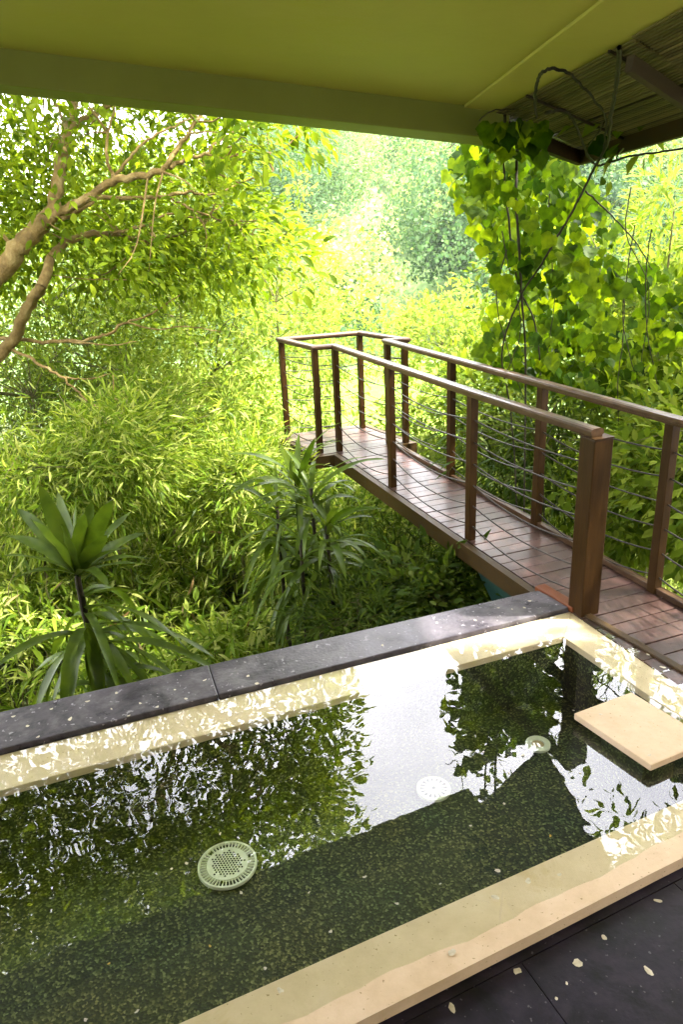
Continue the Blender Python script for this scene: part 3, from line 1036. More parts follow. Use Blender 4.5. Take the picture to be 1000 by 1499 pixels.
lim = [
    limb([(-180, 900, 6.4), (-120, 600, 6.5), (-45, 455, 6.4), (5, 392, 6.3), (42, 345, 6.2), (75, 313, 6.1)], 0.17, 0.10),
    limb([(75, 313, 6.1), (88, 245, 6.2), (98, 195, 6.3), (108, 155, 6.4), (118, 60, 6.7), (150, -80, 7.2), (190, -260, 7.6)], 0.085, 0.03),
    limb([(98, 190, 6.3), (130, 170, 6.2), (160, 152, 6.0), (230, 80, 6.0), (300, -40, 6.2)], 0.045, 0.015),
    limb([(75, 313, 6.1), (120, 296, 6.0), (165, 266, 5.9), (210, 258, 5.8), (240, 246, 5.7), (262, 212, 5.7), (290, 170, 5.7), (330, 60, 5.9)], 0.062, 0.015),
    limb([(88, 320, 6.1), (125, 300, 6.2), (150, 290, 6.3), (235, 289, 6.4), (275, 280, 6.5), (310, 284, 6.6), (400, 250, 6.9)], 0.042, 0.010),
    limb([(140, 283, 6.0), (160, 268, 5.95), (185, 235, 5.9), (215, 205, 5.9), (255, 185, 6.0), (300, 160, 6.2)], 0.028, 0.008),
    limb([(165, 342, 6.5), (210, 330, 6.4), (250, 312, 6.4), (285, 318, 6.5), (330, 300, 6.7)], 0.022, 0.006),
    limb([(98, 195, 6.3), (88, 165, 6.3), (60, 120, 6.4), (30, 40, 6.6)], 0.026, 0.01),
    limb([(300, 225, 5.9), (330, 232, 5.9), (365, 222, 6.0), (410, 225, 6.2)], 0.014, 0.005),
    limb([(240, 246, 5.7), (265, 236, 5.8), (300, 225, 5.9), (330, 200, 6.0), (400, 170, 6.2)], 0.03, 0.008),
    limb([(165, 262, 5.9), (155, 215, 5.8), (165, 165, 5.9), (180, 60, 6.2)], 0.022, 0.010),
    limb([(60, 420, 6.3), (78, 372, 6.4), (110, 348, 6.5), (165, 342, 6.7), (220, 352, 7.0), (300, 330, 7.4)], 0.07, 0.015),
    limb([(-120, 600, 6.5), (0, 520, 6.8), (40, 450, 6.6), (62, 415, 6.3)], 0.09, 0.07),
    limb([(250, 290, 6.4), (290, 310, 6.4), (350, 330, 6.6), (420, 340, 6.9)], 0.018, 0.006),
    limb([(-45, 455, 6.4), (-160, 330, 6.4), (-300, 150, 6.6), (-380, -150, 7.0)], 0.09, 0.03),
    limb([(118, 60, 6.7), (60, -80, 6.6), (0, -260, 6.8), (-60, -500, 7.2)], 0.05, 0.02),
]
nodes = np.concatenate([l[0][2:] for l in lim])
# crown: clusters through a tall uneven volume, thinned by a noise so that sky shows
pts = []
g = np.random.default_rng(11)
edge_y = np.array([-900, -400, -150, 100, 200, 240, 300, 340, 400, 440])
edge_x = np.array([440, 440, 460, 500, 485, 425, 420, 440, 455, 440])


def to_px(p):
    q = np.asarray(p) - CAM
    z = q @ _f
    return 500 + F_PX * (q @ _r) / z, 749.5 - F_PX * (q @ _u) / z


while len(pts) < 1900:
    p = np.array([g.uniform(-6.4, 0.1), g.uniform(5.2, 8.0), g.uniform(1.2, 7.2)])
    x, y = to_px(p)
    if y > 420 or x > np.interp(y, edge_y, edge_x) + 14 * math.sin(y * 0.07) - 12 or p[0] > -0.02 - 0.05 * (p[2] - 3):
        continue
    if 90 < y < 420 and x < 340 and p[1] < 6.55 and g.random() < 0.86:      # the limbs stand clear of the leaves on the near side
        continue
    if y > 330 and x < 40 and p[1] < 6.8:
        continue
    h = math.sin(p[0] * 2.3 + 0.5) * math.sin(p[1] * 1.9 + 1) * math.sin(p[2] * 2.6 + 0.7) + 0.5 * math.sin(p[0] * 5.1) * math.sin(p[2] * 4.7 + 1)
    if h < (-0.22 if p[2] < 3.0 else -0.12) and g.random() > (0.2 if p[2] < 3.0 else 0.08):
        continue
    if y > 210 and x > 380 and g.random() < 0.35:
        continue
    pts.append(p)
for _ in range(430):                                     # the far side of the crown
    x, y, d_ = g.uniform(-220, 350), g.uniform(60, 410), g.uniform(7.0, 8.6)
    p = at_d(x, y, d_)
    if math.sin(p[0] * 2.9 + 1) * math.sin(p[2] * 3.1) * math.sin(p[1] * 2.2) > -0.28:
        pts.append(p)
cc = np.array(pts)
oo = unit(cc - np.array([-2.6, 6.8, 1.6]))
V, s, i = sprays(cc, oo, 28, 0.29, 0.105, OVAL, droop=0.45, upb=0.8)
link('crown', npmesh('crown', V, s, i), M['leaf_tree'], tree)
tw = twigs_to(nodes, cc[::3], 0.009, 0.002, 0.05, 1.1)
link('limb', npmesh('limb', *tubes(lim[1:] + tw, 7), smooth=True), M['bark'], tree)
link('trunk', npmesh('trunk', *tubes(lim[:1], 10), smooth=True), M['bark'], tree)

# ------------------------------------------------------------------ shrubs and small trees on the slope
G = 'shrubs and small trees crowding the slope'
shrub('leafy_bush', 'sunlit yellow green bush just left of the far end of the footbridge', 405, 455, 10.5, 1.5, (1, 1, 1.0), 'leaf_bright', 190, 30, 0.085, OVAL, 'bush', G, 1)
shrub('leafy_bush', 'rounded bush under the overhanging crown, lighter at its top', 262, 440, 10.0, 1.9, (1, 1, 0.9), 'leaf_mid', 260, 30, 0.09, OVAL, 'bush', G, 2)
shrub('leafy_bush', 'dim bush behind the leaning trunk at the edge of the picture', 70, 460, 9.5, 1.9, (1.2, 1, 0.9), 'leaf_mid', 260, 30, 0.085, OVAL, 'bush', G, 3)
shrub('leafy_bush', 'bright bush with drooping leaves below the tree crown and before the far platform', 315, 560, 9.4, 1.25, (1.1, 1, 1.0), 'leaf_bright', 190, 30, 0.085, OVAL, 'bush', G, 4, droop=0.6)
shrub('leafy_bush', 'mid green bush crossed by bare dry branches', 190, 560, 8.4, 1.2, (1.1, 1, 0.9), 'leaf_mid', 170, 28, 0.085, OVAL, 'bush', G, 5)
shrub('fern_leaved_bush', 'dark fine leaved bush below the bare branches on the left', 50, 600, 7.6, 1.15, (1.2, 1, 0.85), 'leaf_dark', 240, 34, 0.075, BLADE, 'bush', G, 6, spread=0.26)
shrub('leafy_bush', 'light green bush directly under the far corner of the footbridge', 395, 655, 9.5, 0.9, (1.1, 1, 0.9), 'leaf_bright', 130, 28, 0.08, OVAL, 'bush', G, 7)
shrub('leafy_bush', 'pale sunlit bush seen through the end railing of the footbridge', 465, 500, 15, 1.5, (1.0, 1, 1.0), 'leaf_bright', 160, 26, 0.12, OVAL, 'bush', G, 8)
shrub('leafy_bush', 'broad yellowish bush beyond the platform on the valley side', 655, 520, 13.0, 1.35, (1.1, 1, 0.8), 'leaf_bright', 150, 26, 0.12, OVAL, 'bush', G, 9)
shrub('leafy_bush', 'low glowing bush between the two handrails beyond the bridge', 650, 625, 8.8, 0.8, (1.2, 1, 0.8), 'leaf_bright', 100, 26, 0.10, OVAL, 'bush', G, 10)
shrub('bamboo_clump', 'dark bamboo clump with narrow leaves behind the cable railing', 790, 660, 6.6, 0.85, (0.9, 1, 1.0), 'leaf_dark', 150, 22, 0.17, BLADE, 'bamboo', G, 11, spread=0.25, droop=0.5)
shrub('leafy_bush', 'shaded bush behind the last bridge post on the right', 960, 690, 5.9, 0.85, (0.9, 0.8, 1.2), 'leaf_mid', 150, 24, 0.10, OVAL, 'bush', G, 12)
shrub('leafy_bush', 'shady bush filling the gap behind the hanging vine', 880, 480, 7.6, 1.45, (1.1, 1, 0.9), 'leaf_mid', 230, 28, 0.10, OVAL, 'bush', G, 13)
shrub('bamboo_clump', 'upright bamboo sprays rising right of the vine against the hill', 985, 330, 6.4, 0.62, (0.6, 0.8, 1.3), 'leaf_bright', 34, 14, 0.19, BLADE, 'bamboo', G, 14, spread=0.2, droop=0.1, base_drop=2.0, twigs=False)
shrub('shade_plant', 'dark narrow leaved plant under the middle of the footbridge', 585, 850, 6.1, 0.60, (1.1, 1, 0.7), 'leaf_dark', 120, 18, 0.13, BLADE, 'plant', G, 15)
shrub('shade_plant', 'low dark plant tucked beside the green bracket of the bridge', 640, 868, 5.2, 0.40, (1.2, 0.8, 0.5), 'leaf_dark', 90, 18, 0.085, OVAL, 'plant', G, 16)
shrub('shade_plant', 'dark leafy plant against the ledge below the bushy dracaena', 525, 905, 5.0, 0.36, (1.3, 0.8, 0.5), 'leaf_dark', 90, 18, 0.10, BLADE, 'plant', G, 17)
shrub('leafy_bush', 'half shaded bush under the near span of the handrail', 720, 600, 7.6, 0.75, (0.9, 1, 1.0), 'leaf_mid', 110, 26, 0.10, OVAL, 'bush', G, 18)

for k, (lab, x, y, d_, r, m_, sd_) in enumerate([
        ('arching bamboo clump with pale leaf tips in the middle of the slope', 240, 660, 7.4, 0.85, 'leaf_blade', 31),
        ('feathery bamboo clump at the left edge of the picture under the dark fine leaved bush', 40, 705, 6.2, 0.65, 'leaf_blade', 32),
        ('bright bamboo clump behind the rosette of the single stemmed dracaena', 150, 655, 6.6, 0.7, 'leaf_blade', 33),
        ('bamboo clump leaning against the many stemmed dracaena from behind', 345, 715, 6.8, 0.6, 'leaf_blade', 34),
        ('glowing bamboo clump just below the floor of the bridge platform', 470, 800, 6.6, 0.5, 'leaf_blade', 35)]):
    shrub('bamboo_clump', lab, x, y, d_, r, (1.15, 1, 0.75), m_, int(330 * r), 22, 0.125, BLADE, 'bamboo', G, sd_, spread=0.24, droop=0.3, jitter=0.6)
shrub('leafy_bush', 'light leaved bush high on the slope between the bare branches and the trunk', 130, 520, 9.2, 1.1, (1.2, 1, 0.8), 'leaf_bright', 170, 28, 0.08, OVAL, 'bush', G, 36)
shrub('leafy_bush', 'small leaved yellow green bush left of the platform and above the bamboo', 255, 610, 8.2, 0.8, (1.2, 1, 0.8), 'leaf_bright', 150, 28, 0.07, OVAL, 'bush', G, 37)

shrub('leafy_bush', 'dense bush growing up beside the handrail at the right edge of the picture', 1075, 690, 5.2, 0.8, (0.9, 1, 1.0), 'leaf_mid', 170, 26, 0.10, OVAL, 'bush', G, 51)
shrub('leafy_bush', 'light green bush behind the last visible span of railing on the right', 1010, 560, 7.4, 1.2, (1.0, 1, 0.9), 'leaf_bright', 200, 26, 0.10, OVAL, 'bush', G, 52)
shrub('leafy_tree', 'pale tree glimpsed far behind the leaning trunk at the left edge', 40, 400, 14.5, 2.6, (1.3, 1, 0.9), 'leaf_mid', 300, 28, 0.15, OVAL, 'tree', None, 61, spread=0.4, base_drop=4.5)
ct = np.array([3.55, 5.0, 3.1])
t2_ = empty('leafy_tree', (ct[0], ct[1], -2.0))
tag(t2_, 'leafy tree past the right edge of the bridge whose crown shows in the pool reflection', 'tree')
cc, oo = lobes(ct, 1.55, 330, (1, 1, 1.35), gap=0.5, seed=41)
V, s, i = sprays(cc, oo, 26, 0.27, 0.13, OVAL, droop=0.4)
link('crown', npmesh('crown', V, s, i), M['leaf_mid'], t2_)
tk = spline([(3.8, 5.3, -2.1), (3.72, 5.2, -0.5), (3.6, 5.05, 1.2), (3.55, 5.0, 2.6), (3.5, 5.0, 3.8)], 5)
link('trunk', npmesh('trunk', *tubes([(tk, np.linspace(0.12, 0.03, len(tk)))] + twigs_to(tk[8:], cc[::9], 0.018, 0.004, 0.05), 8), smooth=True), M['bark'], t2_)

# bare dry branches across the bushes on the left
br = [
    limb([(-60, 490, 7.0), (20, 498, 6.9), (100, 500, 6.8), (150, 492, 6.8), (185, 472, 6.8), (215, 462, 6.9), (265, 430, 7.0)], 0.035, 0.010),
    limb([(-60, 505, 7.0), (15, 512, 6.8), (60, 535, 6.6), (90, 552, 6.5), (120, 580, 6.5), (155, 606, 6.5)], 0.028, 0.010),
    limb([(90, 552, 6.5), (130, 555, 6.5), (165, 545, 6.6)], 0.012, 0.006),
    limb([(185, 472, 6.8), (230, 482, 6.8), (270, 478, 6.8), (325, 486, 6.9)], 0.014, 0.006),
    limb([(100, 500, 6.8), (160, 505, 6.7), (200, 500, 6.7)], 0.014, 0.006),
    limb([(165, 545, 6.6), (170, 585, 6.5), (205, 570, 6.6)], 0.010, 0.005),
    limb([(265, 430, 7.0), (215, 412, 6.9), (120, 408, 6.9), (60, 400, 6.9)], 0.012, 0.006),
]
bb = np.array(br[0][0][0])
bt = empty('bare_branches', bb)
tag(bt, 'bare dry brown branches reaching over the bushes from the left', 'branches')
link('limb', npmesh('limb', *tubes(br, 6), smooth=True), M['bark'], bt)

# ------------------------------------------------------------------ bamboo undergrowth carpeting the slope: uncountable
n = 14500
px_ = rng.uniform(-5.6, 6.0, n)
py_ = 3.0 + 7.2 * rng.random(n) ** 0.8
ok = py_ > 3.25 + 0.40 * px_ + 0.25
ok &= ~((px_ > 2.2) & (py_ < 3.2 + 0.3 * px_))
px_, py_ = px_[ok], py_[ok]
topz = -0.95 + 0.30 * np.sin(px_ * 1.7 + 0.4) * np.sin(py_ * 1.3) + 0.22 * np.sin(px_ * 3.9 + 2) * np.sin(py_ * 3.1 + 1) + 0.07 * (py_ - 4)
topz = topz - 0.35 * np.clip((px_ + 0.3) / 1.2, 0, 1)
hz = topz - 0.9 * rng.random(len(px_)) ** 1.6
fc = np.stack([px_, py_, hz], 1)
fo = unit(rand_unit(len(px_)) * 0.8 + np.array([0.1, -0.35, 0.75]))
per = 13
c = np.repeat(fc, per, 0)
o_ = np.repeat(fo, per, 0)
along = rng.random((len(c), 1))
p = c - o_ * 0.16 * along + rng.normal(size=c.shape) * 0.02
d_ = unit(o_ * 0.55 + rand_unit(len(c)) * 0.75 + np.array([0, 0, -0.25]))
nr = unit(np.array([0, 0, 0.9]) + rand_unit(len(c)) * 0.5)
V, s, i = leaves(p, d_, nr, 0.165 * (0.6 + 0.7 * rng.random(len(c))), BLADE, 0.9 + 0.7 * rng.random(len(c)))
und = link('bamboo_undergrowth', npmesh('bamboo_undergrowth', V, s, i), M['leaf_blade'])
tag(und, 'sunlit carpet of narrow bamboo leaves over the slope below the pool', 'undergrowth', kind='stuff')
k_ = rng.choice(len(fc), 420, replace=False)
hp, ho = fc[k_] + np.array([0, 0, 0.10]), unit(rand_unit(420) * 0.5 + np.array([0, -0.2, 0.9]))
V, s, i = sprays(hp, ho, 11, 0.14, 0.12, OVAL, droop=0.1)
herb = link('herb_leaves', npmesh('herb_leaves', V, s, i), M['leaf_bright'])
tag(herb, 'broader leaved herbs growing up through the bamboo carpet', 'herbs', kind='stuff')
k_ = rng.choice(len(fc), 700, replace=False)
V, s, i = leaves(fc[k_] + rng.normal(size=(700, 3)) * 0.08 + np.array([0, 0, 0.02]), rand_unit(700), unit(rand_unit(700) + np.array([0, 0, 0.6])), 0.15 * (0.5 + 0.8 * rng.random(700)), BLADE, 1.6)
dead = link('dead_leaves', npmesh('dead_leaves', V, s, i), M['leaf_dead'])
tag(dead, 'dry brown leaves caught among the bamboo below the pool', 'dead leaves', kind='stuff')
und2v = []
for q in range(0, len(fc), 6):
    a = fc[q]
    und2v.append((spline([a + (rng.normal() * 0.2, rng.normal() * 0.2, -1.0), a + (rng.normal() * 0.06, rng.normal() * 0.06, -0.4), a, a + fo[q] * 0.18], 3), np.linspace(0.007, 0.002, 10)))
und2 = link('bamboo_stalks', npmesh('bamboo_stalks', *tubes(und2v, 4)), M['stem_green'])
tag(und2, 'thin stalks standing in the bamboo carpet below the pool', 'stalks', kind='stuff')


# ------------------------------------------------------------------ dracaena plants with long strap leaves
def strap(base, direction, length, width, droop, roll=0.0, seg=9):
    """one arched strap leaf with a folded midrib -> V, faces"""
    d = unit(np.asarray(direction, float))
    side = np.cross(d, (0, 0, 1))
    side = unit(side + np.array([1e-4, 0, 0]))
    P, T = [], d.copy()
    p = np.asarray(base, float).copy()
    for k in range(seg + 1):
        P.append(p.copy())
        T = unit(T + np.array([0, 0, -droop / seg]))
        p = p + T * length / seg
    P = np.array(P)
    Tn = unit(np.gradient(P, axis=0))
    u_ = np.linspace(0, 1, seg + 1)
    w = width * np.clip(np.sin(np.pi * np.clip(u_ * 0.93 + 0.07, 0, 1)) ** 0.62, 0.0, 1) * 0.5
    V, sz, ix = [], [], []
    for k in range(seg + 1):
        nrm = unit(np.cross(side, Tn[k]))
        s2 = side * math.cos(roll) + nrm * math.sin(roll)
        n2 = unit(np.cross(s2, Tn[k]))
        wv_ = 0.06 * width * math.sin(k * 1.7 + length * 40)
        V += [P[k] - s2 * w[k] + n2 * (0.28 * w[k] + wv_), P[k], P[k] + s2 * w[k] + n2 * (0.28 * w[k] - wv_)]
    for k in range(seg):
        a = 3 * k
        for j in (0, 1):
            ix += [a + j, a + j + 1, a + j + 4, a + j + 3]
            sz.append(4)
    return np.array(V), sz, ix


def dracaena(name, label, stems, leafset, mat):
    root = empty(name, stems[0][0][0])
    tag(root, label, 'dracaena')
    many = leafset[97:]
    leafset = leafset[:97]
    link('stem', npmesh('stem', *tubes(stems, 8), smooth=True), M['vine_stem'], root)
    n_ = 0
    for (b_, d_, L_, w_, dr, ro_) in leafset:
        Vv, sz, ix = strap(b_, d_, L_, w_, dr, ro_)
        link('leaf', npmesh('leaf', Vv, sz, ix, smooth=True), M[mat], root)
        n_ += 1
    if many:
        VV, SS, II, o_ = [], [], [], 0
        for q in many:
            Vv, sz, ix = strap(*q)
            VV.append(Vv)
            SS += sz
            II += [v_ + o_ for v_ in ix]
            o_ += len(Vv)
        lf = link('leaves', npmesh('leaves', np.concatenate(VV), SS, II, smooth=True), M[mat], root)
        lf['kind'] = 'stuff'
    return root


def toward(b, px, py, d):
    t_ = at_d(px, py, d)
    return t_ - b


cr = at_d(112, 838, 4.25)
ft = at_d(95, 1060, 4.25)
ft = np.array([cr[0] - 0.02, cr[1] + 0.05, -1.95])
st = spline([ft, (ft + cr) / 2 + np.array([0.03, 0, 0]), cr - np.array([0.0, 0, 0.18]), cr], 5)
ls = []
# the upright rosette, each leaf aimed at its tip in the picture
for (x, y, dd_, w_, dr, ro_) in [(60, 712, 4.2, 0.085, 0.25, 0.5), (52, 758, 4.0, 0.08, 0.5, 0.7), (110, 730, 4.5, 0.07, 0.1, 1.2), (158, 733, 4.0, 0.10, 0.15, 0.8), (188, 742, 4.5, 0.08, 0.35, 0.2),
                                (200, 772, 4.3, 0.075, 0.55, -0.3), (120, 752, 4.0, 0.085, 0.05, 0.3), (90, 768, 3.95, 0.085, 0.05, 0.9), (150, 780, 3.9, 0.08, 0.25, 0.6), (12, 798, 4.1, 0.06, 0.8, -0.2), (35, 826, 4.0, 0.06, 0.8, 0.0),
                                (30, 738, 4.4, 0.075, 0.5, 0.5), (85, 722, 4.5, 0.075, 0.2, 0.4), (176, 790, 4.0, 0.075, 0.6, 0.2), (132, 735, 4.3, 0.08, 0.1, -0.4), (20, 770, 4.3, 0.07, 0.8, 0.3), (205, 800, 4.2, 0.065, 0.9, 0.1), (215, 815, 4.4, 0.055, 0.7, 0.2), (150, 830, 3.75, 0.06, 0.8, 0.1), (75, 800, 4.5, 0.07, 0.4, 0.2)]:
    v = toward(cr, x, y, dd_)
    L_ = np.linalg.norm(v)
    ls.append((cr - np.array([0, 0, 0.02]), v + np.array([0, 0, dr * 0.42 * L_]), L_ * 1.08, w_ * 1.12, dr, ro_))
# older leaves hanging round the stem below
g = np.random.default_rng(5)
for k in range(46):
    f = g.uniform(0.10, 0.62)
    b_ = cr + (ft - cr) * f * 0.62
    a = g.uniform(0, 2 * math.pi)
    up_ = g.uniform(-0.1, 0.55)
    ls.append((b_, np.array([math.cos(a), math.sin(a) * 0.9, up_]), g.uniform(0.42, 0.72), g.uniform(0.055, 0.085), g.uniform(1.4, 2.6), g.uniform(-0.6, 0.6)))
for (x, y, dd_, w_, dr, ro_, f) in [(258, 920, 3.9, 0.085, 1.1, 0.5, 0.2), (290, 935, 4.0, 0.075, 0.9, 0.3, 0.3), (305, 955, 3.9, 0.07, 1.0, 0.1, 0.42), (255, 975, 3.8, 0.07, 1.0, 0.6, 0.4), (85, 1020, 3.75, 0.06, 1.6, 0.2, 0.3), (170, 985, 3.7, 0.05, 1.4, 0.2, 0.22), (0, 955, 3.9, 0.06, 1.0, 0.2, 0.34)]:
    b_ = cr + (ft - cr) * f * 0.55
    v = toward(b_, x, y, dd_)
    L_ = np.linalg.norm(v)
    ls.append((b_, v + np.array([0, 0, dr * 0.45 * L_]), L_ * 1.15, w_, dr, ro_))
dracaena('dracaena', 'single stemmed dracaena with an upright rosette of broad pale topped leaves', [(st, np.linspace(0.026, 0.016, len(st)))], ls, 'leaf_strap')

stems, ls = [], []
for (x, y, d_, dx) in [(432, 690, 5.5, 0.0), (455, 715, 5.3, 0.12), (405, 735, 5.4, -0.1), (478, 770, 5.2, 0.2), (440, 790, 5.1, 0.02)]:
    tp_ = at_d(x, y, d_)
    f_ = np.array([at_d(440, 900, 5.3)[0] + dx * 0.4, tp_[1], -2.05])
    s_ = spline([f_, (f_ + tp_) / 2 + np.array([dx * 0.4, 0, 0]), tp_], 6)
    stems.append((s_, np.linspace(0.022, 0.012, len(s_))))
    for k in range(34):
        a = g.uniform(0, 2 * math.pi)
        el_ = g.uniform(0.0, 1.0)
        up_ = 1.5 * (1 - el_) ** 1.4 + 0.1
        b_ = tp_ - np.array([0, 0, 0.55 * el_])
        ls.append((b_, np.array([math.cos(a), math.sin(a), up_]), g.uniform(0.40, 0.66), g.uniform(0.036, 0.052), 0.9 + 2.2 * el_, g.uniform(-0.5, 0.5)))
for (x, y, d_) in [(458, 645, 5.2), (412, 655, 5.4), (437, 640, 5.6)]:
    v = toward(at_d(436, 712, 5.45), x, y, d_)
    ls.append((at_d(436, 712, 5.45), v + np.array([0, 0, 0.05]), np.linalg.norm(v) * 1.1, 0.055, 0.3, 0.5))
dracaena('dracaena', 'bushy many stemmed dracaena with narrow drooping leaves below the bridge platform', stems, ls, 'leaf_strap')

# ------------------------------------------------------------------ the vine hanging from the roof corner
root_v = at_d(760, 700, 5.6)
vine = empty('climbing_vine', (root_v[0], root_v[1], -1.9))
tag(vine, 'climbing vine with large lobed backlit leaves hanging from the roof corner', 'vine')
poly = [(655, 250), (665, 215), (700, 190), (735, 165), (775, 185), (830, 225), (862, 262), (905, 330), (900, 385), (1010, 380), (1080, 420), (1080, 700), (1000, 650), (905, 600), (840, 575), (770, 560), (715, 545), (690, 505), (705, 470), (735, 430), (722, 395), (690, 330)]


def inside(x, y, P):
    r_ = False
    for k in range(len(P)):
        x1, y1 = P[k]
        x2, y2 = P[k - 1]
        if (y1 > y) != (y2 > y) and x < (x2 - x1) * (y - y1) / (y2 - y1) + x1:
            r_ = not r_
    return r_


def awn_d(x, y):
    """depth of the awning lining along this sight line (far away where the line misses it)"""
    if x < 700 or y > 245 or y < 0:
        return 99.0
    q = pa(x, y, -0.09)
    return float(np.dot(q - CAM, _f)) if np.dot(q - CAM, _f) > 1 else 99.0


def vine_pts(n, d0, d1, hole, sd):
    g = np.random.default_rng(sd)
    out = []
    while len(out) < n:
        x, y = g.uniform(640, 1080), g.uniform(160, 700)
        if not inside(x, y, poly):
            continue
        h = math.sin(x * 0.041 + sd) * math.sin(y * 0.037 + 1.7 * sd) + 0.5 * math.sin(x * 0.093) * math.sin(y * 0.081 + sd)
        if h < hole:
            continue
        dd_ = g.uniform(d0, d1) + max(0, (x - 850) / 400)
        if y > 430:
            dd_ = max(dd_, g.uniform(5.35, 6.2))
        out.append(at_d(x, y, dd_))
    return np.array(out)


tops = np.array([at_d(rng.uniform(690, 850), rng.uniform(40, 270), rng.uniform(5.7, 6.4)) for _ in range(1000)])
front = np.array([at_d(x, y, 0) if False else at_d(x, y, min(4.75, awn_d(x, y) * 0.96)) for x, y in zip(715 + 90 * rng.beta(1, 1.8, 55), 178 + 55 * rng.random(55))])
vp = np.concatenate([tops, front, vine_pts(430, 4.7, 5.1, -0.15, 3), vine_pts(760, 5.0, 5.6, -0.45, 8), vine_pts(800, 5.5, 6.3, -0.9, 5)])
m_ = len(vp)
vd = unit(np.array([0, -0.25, -0.9]) + rand_unit(m_) * 0.85)
vn = unit(np.array([0.0, -0.75, 0.55]) + rand_unit(m_) * 0.75)
vs = []


def vst(pts, r):
    P = spline([at_d(x, y, min(d_, awn_d(x, y) * 0.965)) for x, y, d_ in pts], 7)
    P = P + rng.normal(size=P.shape) * 0.0018
    vs.append((P, np.linspace(r, r * 0.6, len(P)) * 0.85))


vst([(908, 70, 4.35), (903, 120, 4.4), (896, 165, 4.45), (888, 215, 4.5), (868, 250, 4.55), (848, 292, 4.65), (820, 340, 4.75), (797, 380, 4.8), (760, 440, 5.0), (735, 520, 5.3), (750, 620, 5.6), (765, 900, 5.6)], 0.011)
vst([(785, 170, 4.6), (784, 140, 4.5), (788, 115, 4.45), (805, 101, 4.4), (830, 106, 4.4), (852, 125, 4.4), (872, 148, 4.4), (888, 178, 4.45), (884, 225, 4.5)], 0.009)
vst([(800, 165, 4.7), (825, 162, 4.6), (842, 180, 4.6), (852, 205, 4.6), (862, 228, 4.6), (876, 242, 4.6), (895, 237, 4.6), (925, 228, 4.7), (965, 223, 4.8), (1040, 210, 5.0)], 0.010)
vst([(876, 242, 4.6), (868, 238, 4.6), (858, 222, 4.6), (872, 200, 4.55), (887, 178, 4.5)], 0.007)
vst([(858, 280, 4.7), (880, 300, 4.8), (905, 325, 4.9), (935, 360, 5.0), (955, 395, 5.2)], 0.007)
vst([(757, 180, 4.75), (757, 230, 4.8), (756, 290, 4.85), (760, 360, 4.9), (765, 450, 5.1), (770, 560, 5.4), (765, 900, 5.6)], 0.013)
vst([(740, 170, 4.8), (738, 240, 4.9), (745, 320, 5.0), (760, 420, 5.2), (790, 520, 5.5), (800, 900, 5.7)], 0.010)
vst([(658, 216, 4.9), (690, 190, 4.9), (715, 165, 4.85), (760, 160, 4.8)], 0.005)
for k in range(7):
    x, y = rng.uniform(700, 980), rng.uniform(260, 420)
    vst([(x, y, 5.0), (x + rng.uniform(-20, 20), y + 70, 5.1), (x + rng.uniform(-30, 30), y + 150, 5.3), (x + rng.uniform(-40, 40), y + 260, 5.6)], 0.005)
link('stem', npmesh('stem', *tubes(vs, 6), smooth=True), M['vine_stem'], vine)
# a few leaves on the loops under the awning
lp = np.array([at_d(*q) for q in [(915, 70, 4.4), (908, 92, 4.4), (925, 80, 4.5), (870, 130, 4.45), (895, 140, 4.45), (838, 138, 4.5), (884, 150, 4.45), (905, 190, 4.5), (872, 205, 4.55), (885, 262, 4.6), (892, 268, 4.62), (954, 226, 4.75), (835, 180, 4.6), (900, 60, 4.35)]])
lp = CAM + (lp - CAM) * 0.93
vp = np.concatenate([vp, lp])
m_ = len(vp)
vd = unit(np.array([0, -0.25, -1.0]) + rand_unit(m_) * 0.65)
vn = unit(np.array([0.0, -0.75, 0.55]) + rand_unit(m_) * 0.75)
V, s, i = leaves(vp, vd, vn, 0.104 * (0.35 + 0.9 * rng.random(m_) ** 1.2), VINE, 0.9 + 0.25 * rng.random(m_))
link('foliage', npmesh('foliage', V, s, i), M['leaf_vine'], vine)


# ------------------------------------------------------------------ fallen petals
def petal(p, size, yellow=False):
    n_ = 9
    bm = bmesh.new()
    a0 = rng.random() * 6.28
    el_ = rng.uniform(0.45, 0.9)
    c_ = bm.verts.new((p[0], p[1], p[2] + 0.0025))
    rim = []
    for k in range(n_):
        a = 2 * math.pi * k / n_
        r_ = size * 0.5 * rng.uniform(0.65, 1.15)
        x, y = r_ * math.cos(a), r_ * math.sin(a) * el_
        rim.append(bm.verts.new((p[0] + x * math.cos(a0) - y * math.sin(a0), p[1] + x * math.sin(a0) + y * math.cos(a0), p[2] + 0.001 + abs(math.cos(a)) ** 2 * size * rng.uniform(0.03, 0.13))))
    for k in range(n_):
        bm.faces.new((c_, rim[k], rim[(k + 1) % n_]))
    me = bpy.data.meshes.new('petal')
    bm.to_mesh(me)
    bm.free()
    me.transform(Matrix.Translation(-Vector(p)))
    o = bpy.data.objects.new('fallen_petal', me)
    o.location = p
    me.materials.append(M['petal_yellow' if yellow else 'petal_white'])
    col.objects.link(o)
    return o


def petals(lst, z, label, group, size=0.03, yellow=(), ylabel=None):
    for k, (x, y, *r_) in enumerate(lst):
        o = petal(at_z(x, y, z), size * (r_[0] if r_ else rng.uniform(0.7, 1.2)), k in yellow)
        tag(o, ylabel if k in yellow else label, 'petal', group)


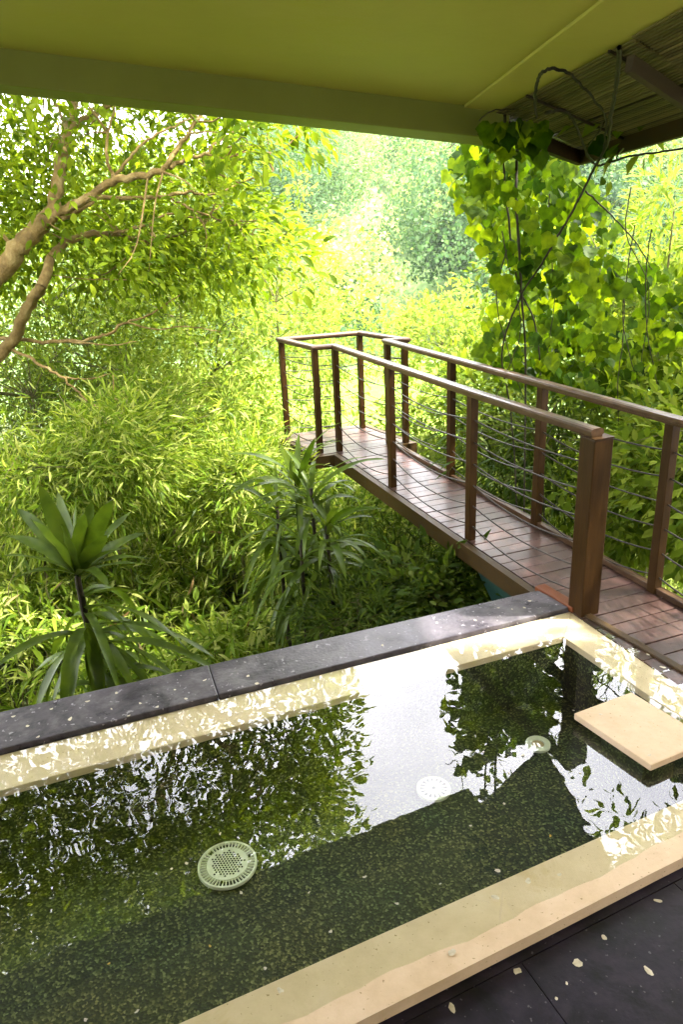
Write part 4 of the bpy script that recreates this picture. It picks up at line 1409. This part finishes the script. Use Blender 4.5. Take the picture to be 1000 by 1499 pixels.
petals([(40, 1063), (75, 1038), (102, 1053, 1.5), (128, 1027), (170, 1015), (163, 1038), (205, 1030), (230, 1035), (256, 1010), (188, 1048), (272, 1023), (299, 996), (376, 1001), (363, 990), (19, 1049), (55, 1079), (750, 892), (776, 880), (696, 908), (730, 890), (768, 890), (640, 912), (560, 945)],
       zl, 'small pale petal lying on the dark slate ledge', 'petals on the slate ledge', 0.022)
petals([(774, 1291, 1.1), (819, 1281), (662, 1395), (725, 1314), (729, 1275), (410, 1450), (978, 1195)], 0.0035, 'small white petal on the cream coping nearest the viewer', 'petals on the near coping', 0.026)
petals([(963, 1319, 1.0), (885, 1373, 0.9), (846, 1410, 1.2), (951, 1422, 1.2), (662, 1475, 1.3), (757, 1422, 1.1), (815, 1462, 0.4), (830, 1440, 0.4)], ZP, 'curled whitish petal dropped on the dark paving', 'petals on the dark paving', 0.028)
petals([(322, 1221), (273, 1264), (452, 1307), (484, 1364), (388, 1418), (307, 1385), (159, 1411), (200, 1481), (125, 1493), (353, 1307), (251, 1272), (689, 1209), (739, 1177), (534, 1284), (645, 1294), (806, 1224), (581, 1433 - 110), (708, 1101), (766, 1106), (840, 1020 + 20), (746, 1132), (796, 1036), (850, 1132)],
       ZW + 0.0005, 'tiny white petal floating on the pool water', 'petals floating on the pool', 0.014, (5, 6, 15), 'tiny yellow petal floating on the pool water')
petals([(900, 954), (950, 958), (971, 977), (962, 990), (880, 935)], ZW + 0.0005, 'white petal by the edge of the bridge on the flooded coping', 'petals on the flooded coping', 0.03)
petals([(951, 1106, 0.9), (932, 1030, 0.6), (880, 1046, 0.6)], ZS, 'pale petal resting on the cream stepping slab', 'petals on the stepping slab', 0.024)

# ------------------------------------------------------------------ air over the valley
hz_ = MB()
hz_.box((0, 118, 30), 520, 302, 82)
m, N, L, out = nt('haze_air')
pv = N('ShaderNodeVolumePrincipled')
pv.inputs['Color'].default_value = (0.94, 0.98, 0.95, 1)
pv.inputs['Density'].default_value = HAZE = 0.00035
pv.inputs['Anisotropy'].default_value = 0.3
L(pv.outputs[0], out.inputs['Volume'])
haze = tag(hz_.build('haze', m), kind='stuff')

# ------------------------------------------------------------------ sky and sun
SUN_EL, SUN_AZ = R(58), R(93)          # azimuth from +y towards +x
w = bpy.data.worlds.new('World')
sc.world = w
w.use_nodes = True
t = w.node_tree
t.nodes.clear()
wo = t.nodes.new('ShaderNodeOutputWorld')
bg = t.nodes.new('ShaderNodeBackground')
sky = t.nodes.new('ShaderNodeTexSky')
sky.sky_type = 'NISHITA'
sky.sun_disc = False
sky.sun_elevation = SUN_EL
sky.sun_rotation = SUN_AZ
sky.dust_density = 3.0
tc = t.nodes.new('ShaderNodeTexCoord')
nz = t.nodes.new('ShaderNodeTexNoise')
nz.inputs['Scale'].default_value = 2.6
nz.inputs['Detail'].default_value = 7.0
t.links.new(tc.outputs['Generated'], nz.inputs['Vector'])
rp_ = t.nodes.new('ShaderNodeValToRGB')
rp_.color_ramp.elements[0].position, rp_.color_ramp.elements[0].color = 0.36, (0.55, 0.55, 0.55, 1)
rp_.color_ramp.elements[1].position, rp_.color_ramp.elements[1].color = 0.62, (1, 1, 1, 1)
t.links.new(nz.outputs[0], rp_.inputs[0])
mx = t.nodes.new('ShaderNodeMix')
mx.data_type = 'RGBA'
t.links.new(rp_.outputs[0], mx.inputs[0])
t.links.new(sky.outputs[0], mx.inputs[6])
mx.inputs[7].default_value = (17.5, 17.1, 17.8, 1)       # bright cloud
t.links.new(mx.outputs[2], bg.inputs[0])
bg.inputs[1].default_value = 0.12
t.links.new(bg.outputs[0], wo.inputs[0])
sd = bpy.data.lights.new('sun', 'SUN')
sd.energy = 5.0
sd.angle = R(2)
sd.color = (1, 0.95, 0.86)
so = bpy.data.objects.new('sun', sd)
col.objects.link(so)
sv = Vector((math.sin(SUN_AZ) * math.cos(SUN_EL), math.cos(SUN_AZ) * math.cos(SUN_EL), math.sin(SUN_EL)))
so.rotation_euler = sv.to_track_quat('Z', 'Y').to_euler()
so.location = (0, 0, 30)

vs_ = sc.view_settings
vs_.view_transform = 'Standard'
vs_.look = 'None'
vs_.gamma = 1
vs_.exposure = 2.85
sc.render.engine = 'CYCLES'
sc.cycles.use_denoising = True
sc.cycles.max_bounces = 10
sc.cycles.diffuse_bounces = 5
sc.cycles.glossy_bounces = 3
sc.cycles.transmission_bounces = 4
sc.cycles.transparent_max_bounces = 12
sc.cycles.volume_bounces = 0
sc.cycles.sample_clamp_indirect = 12
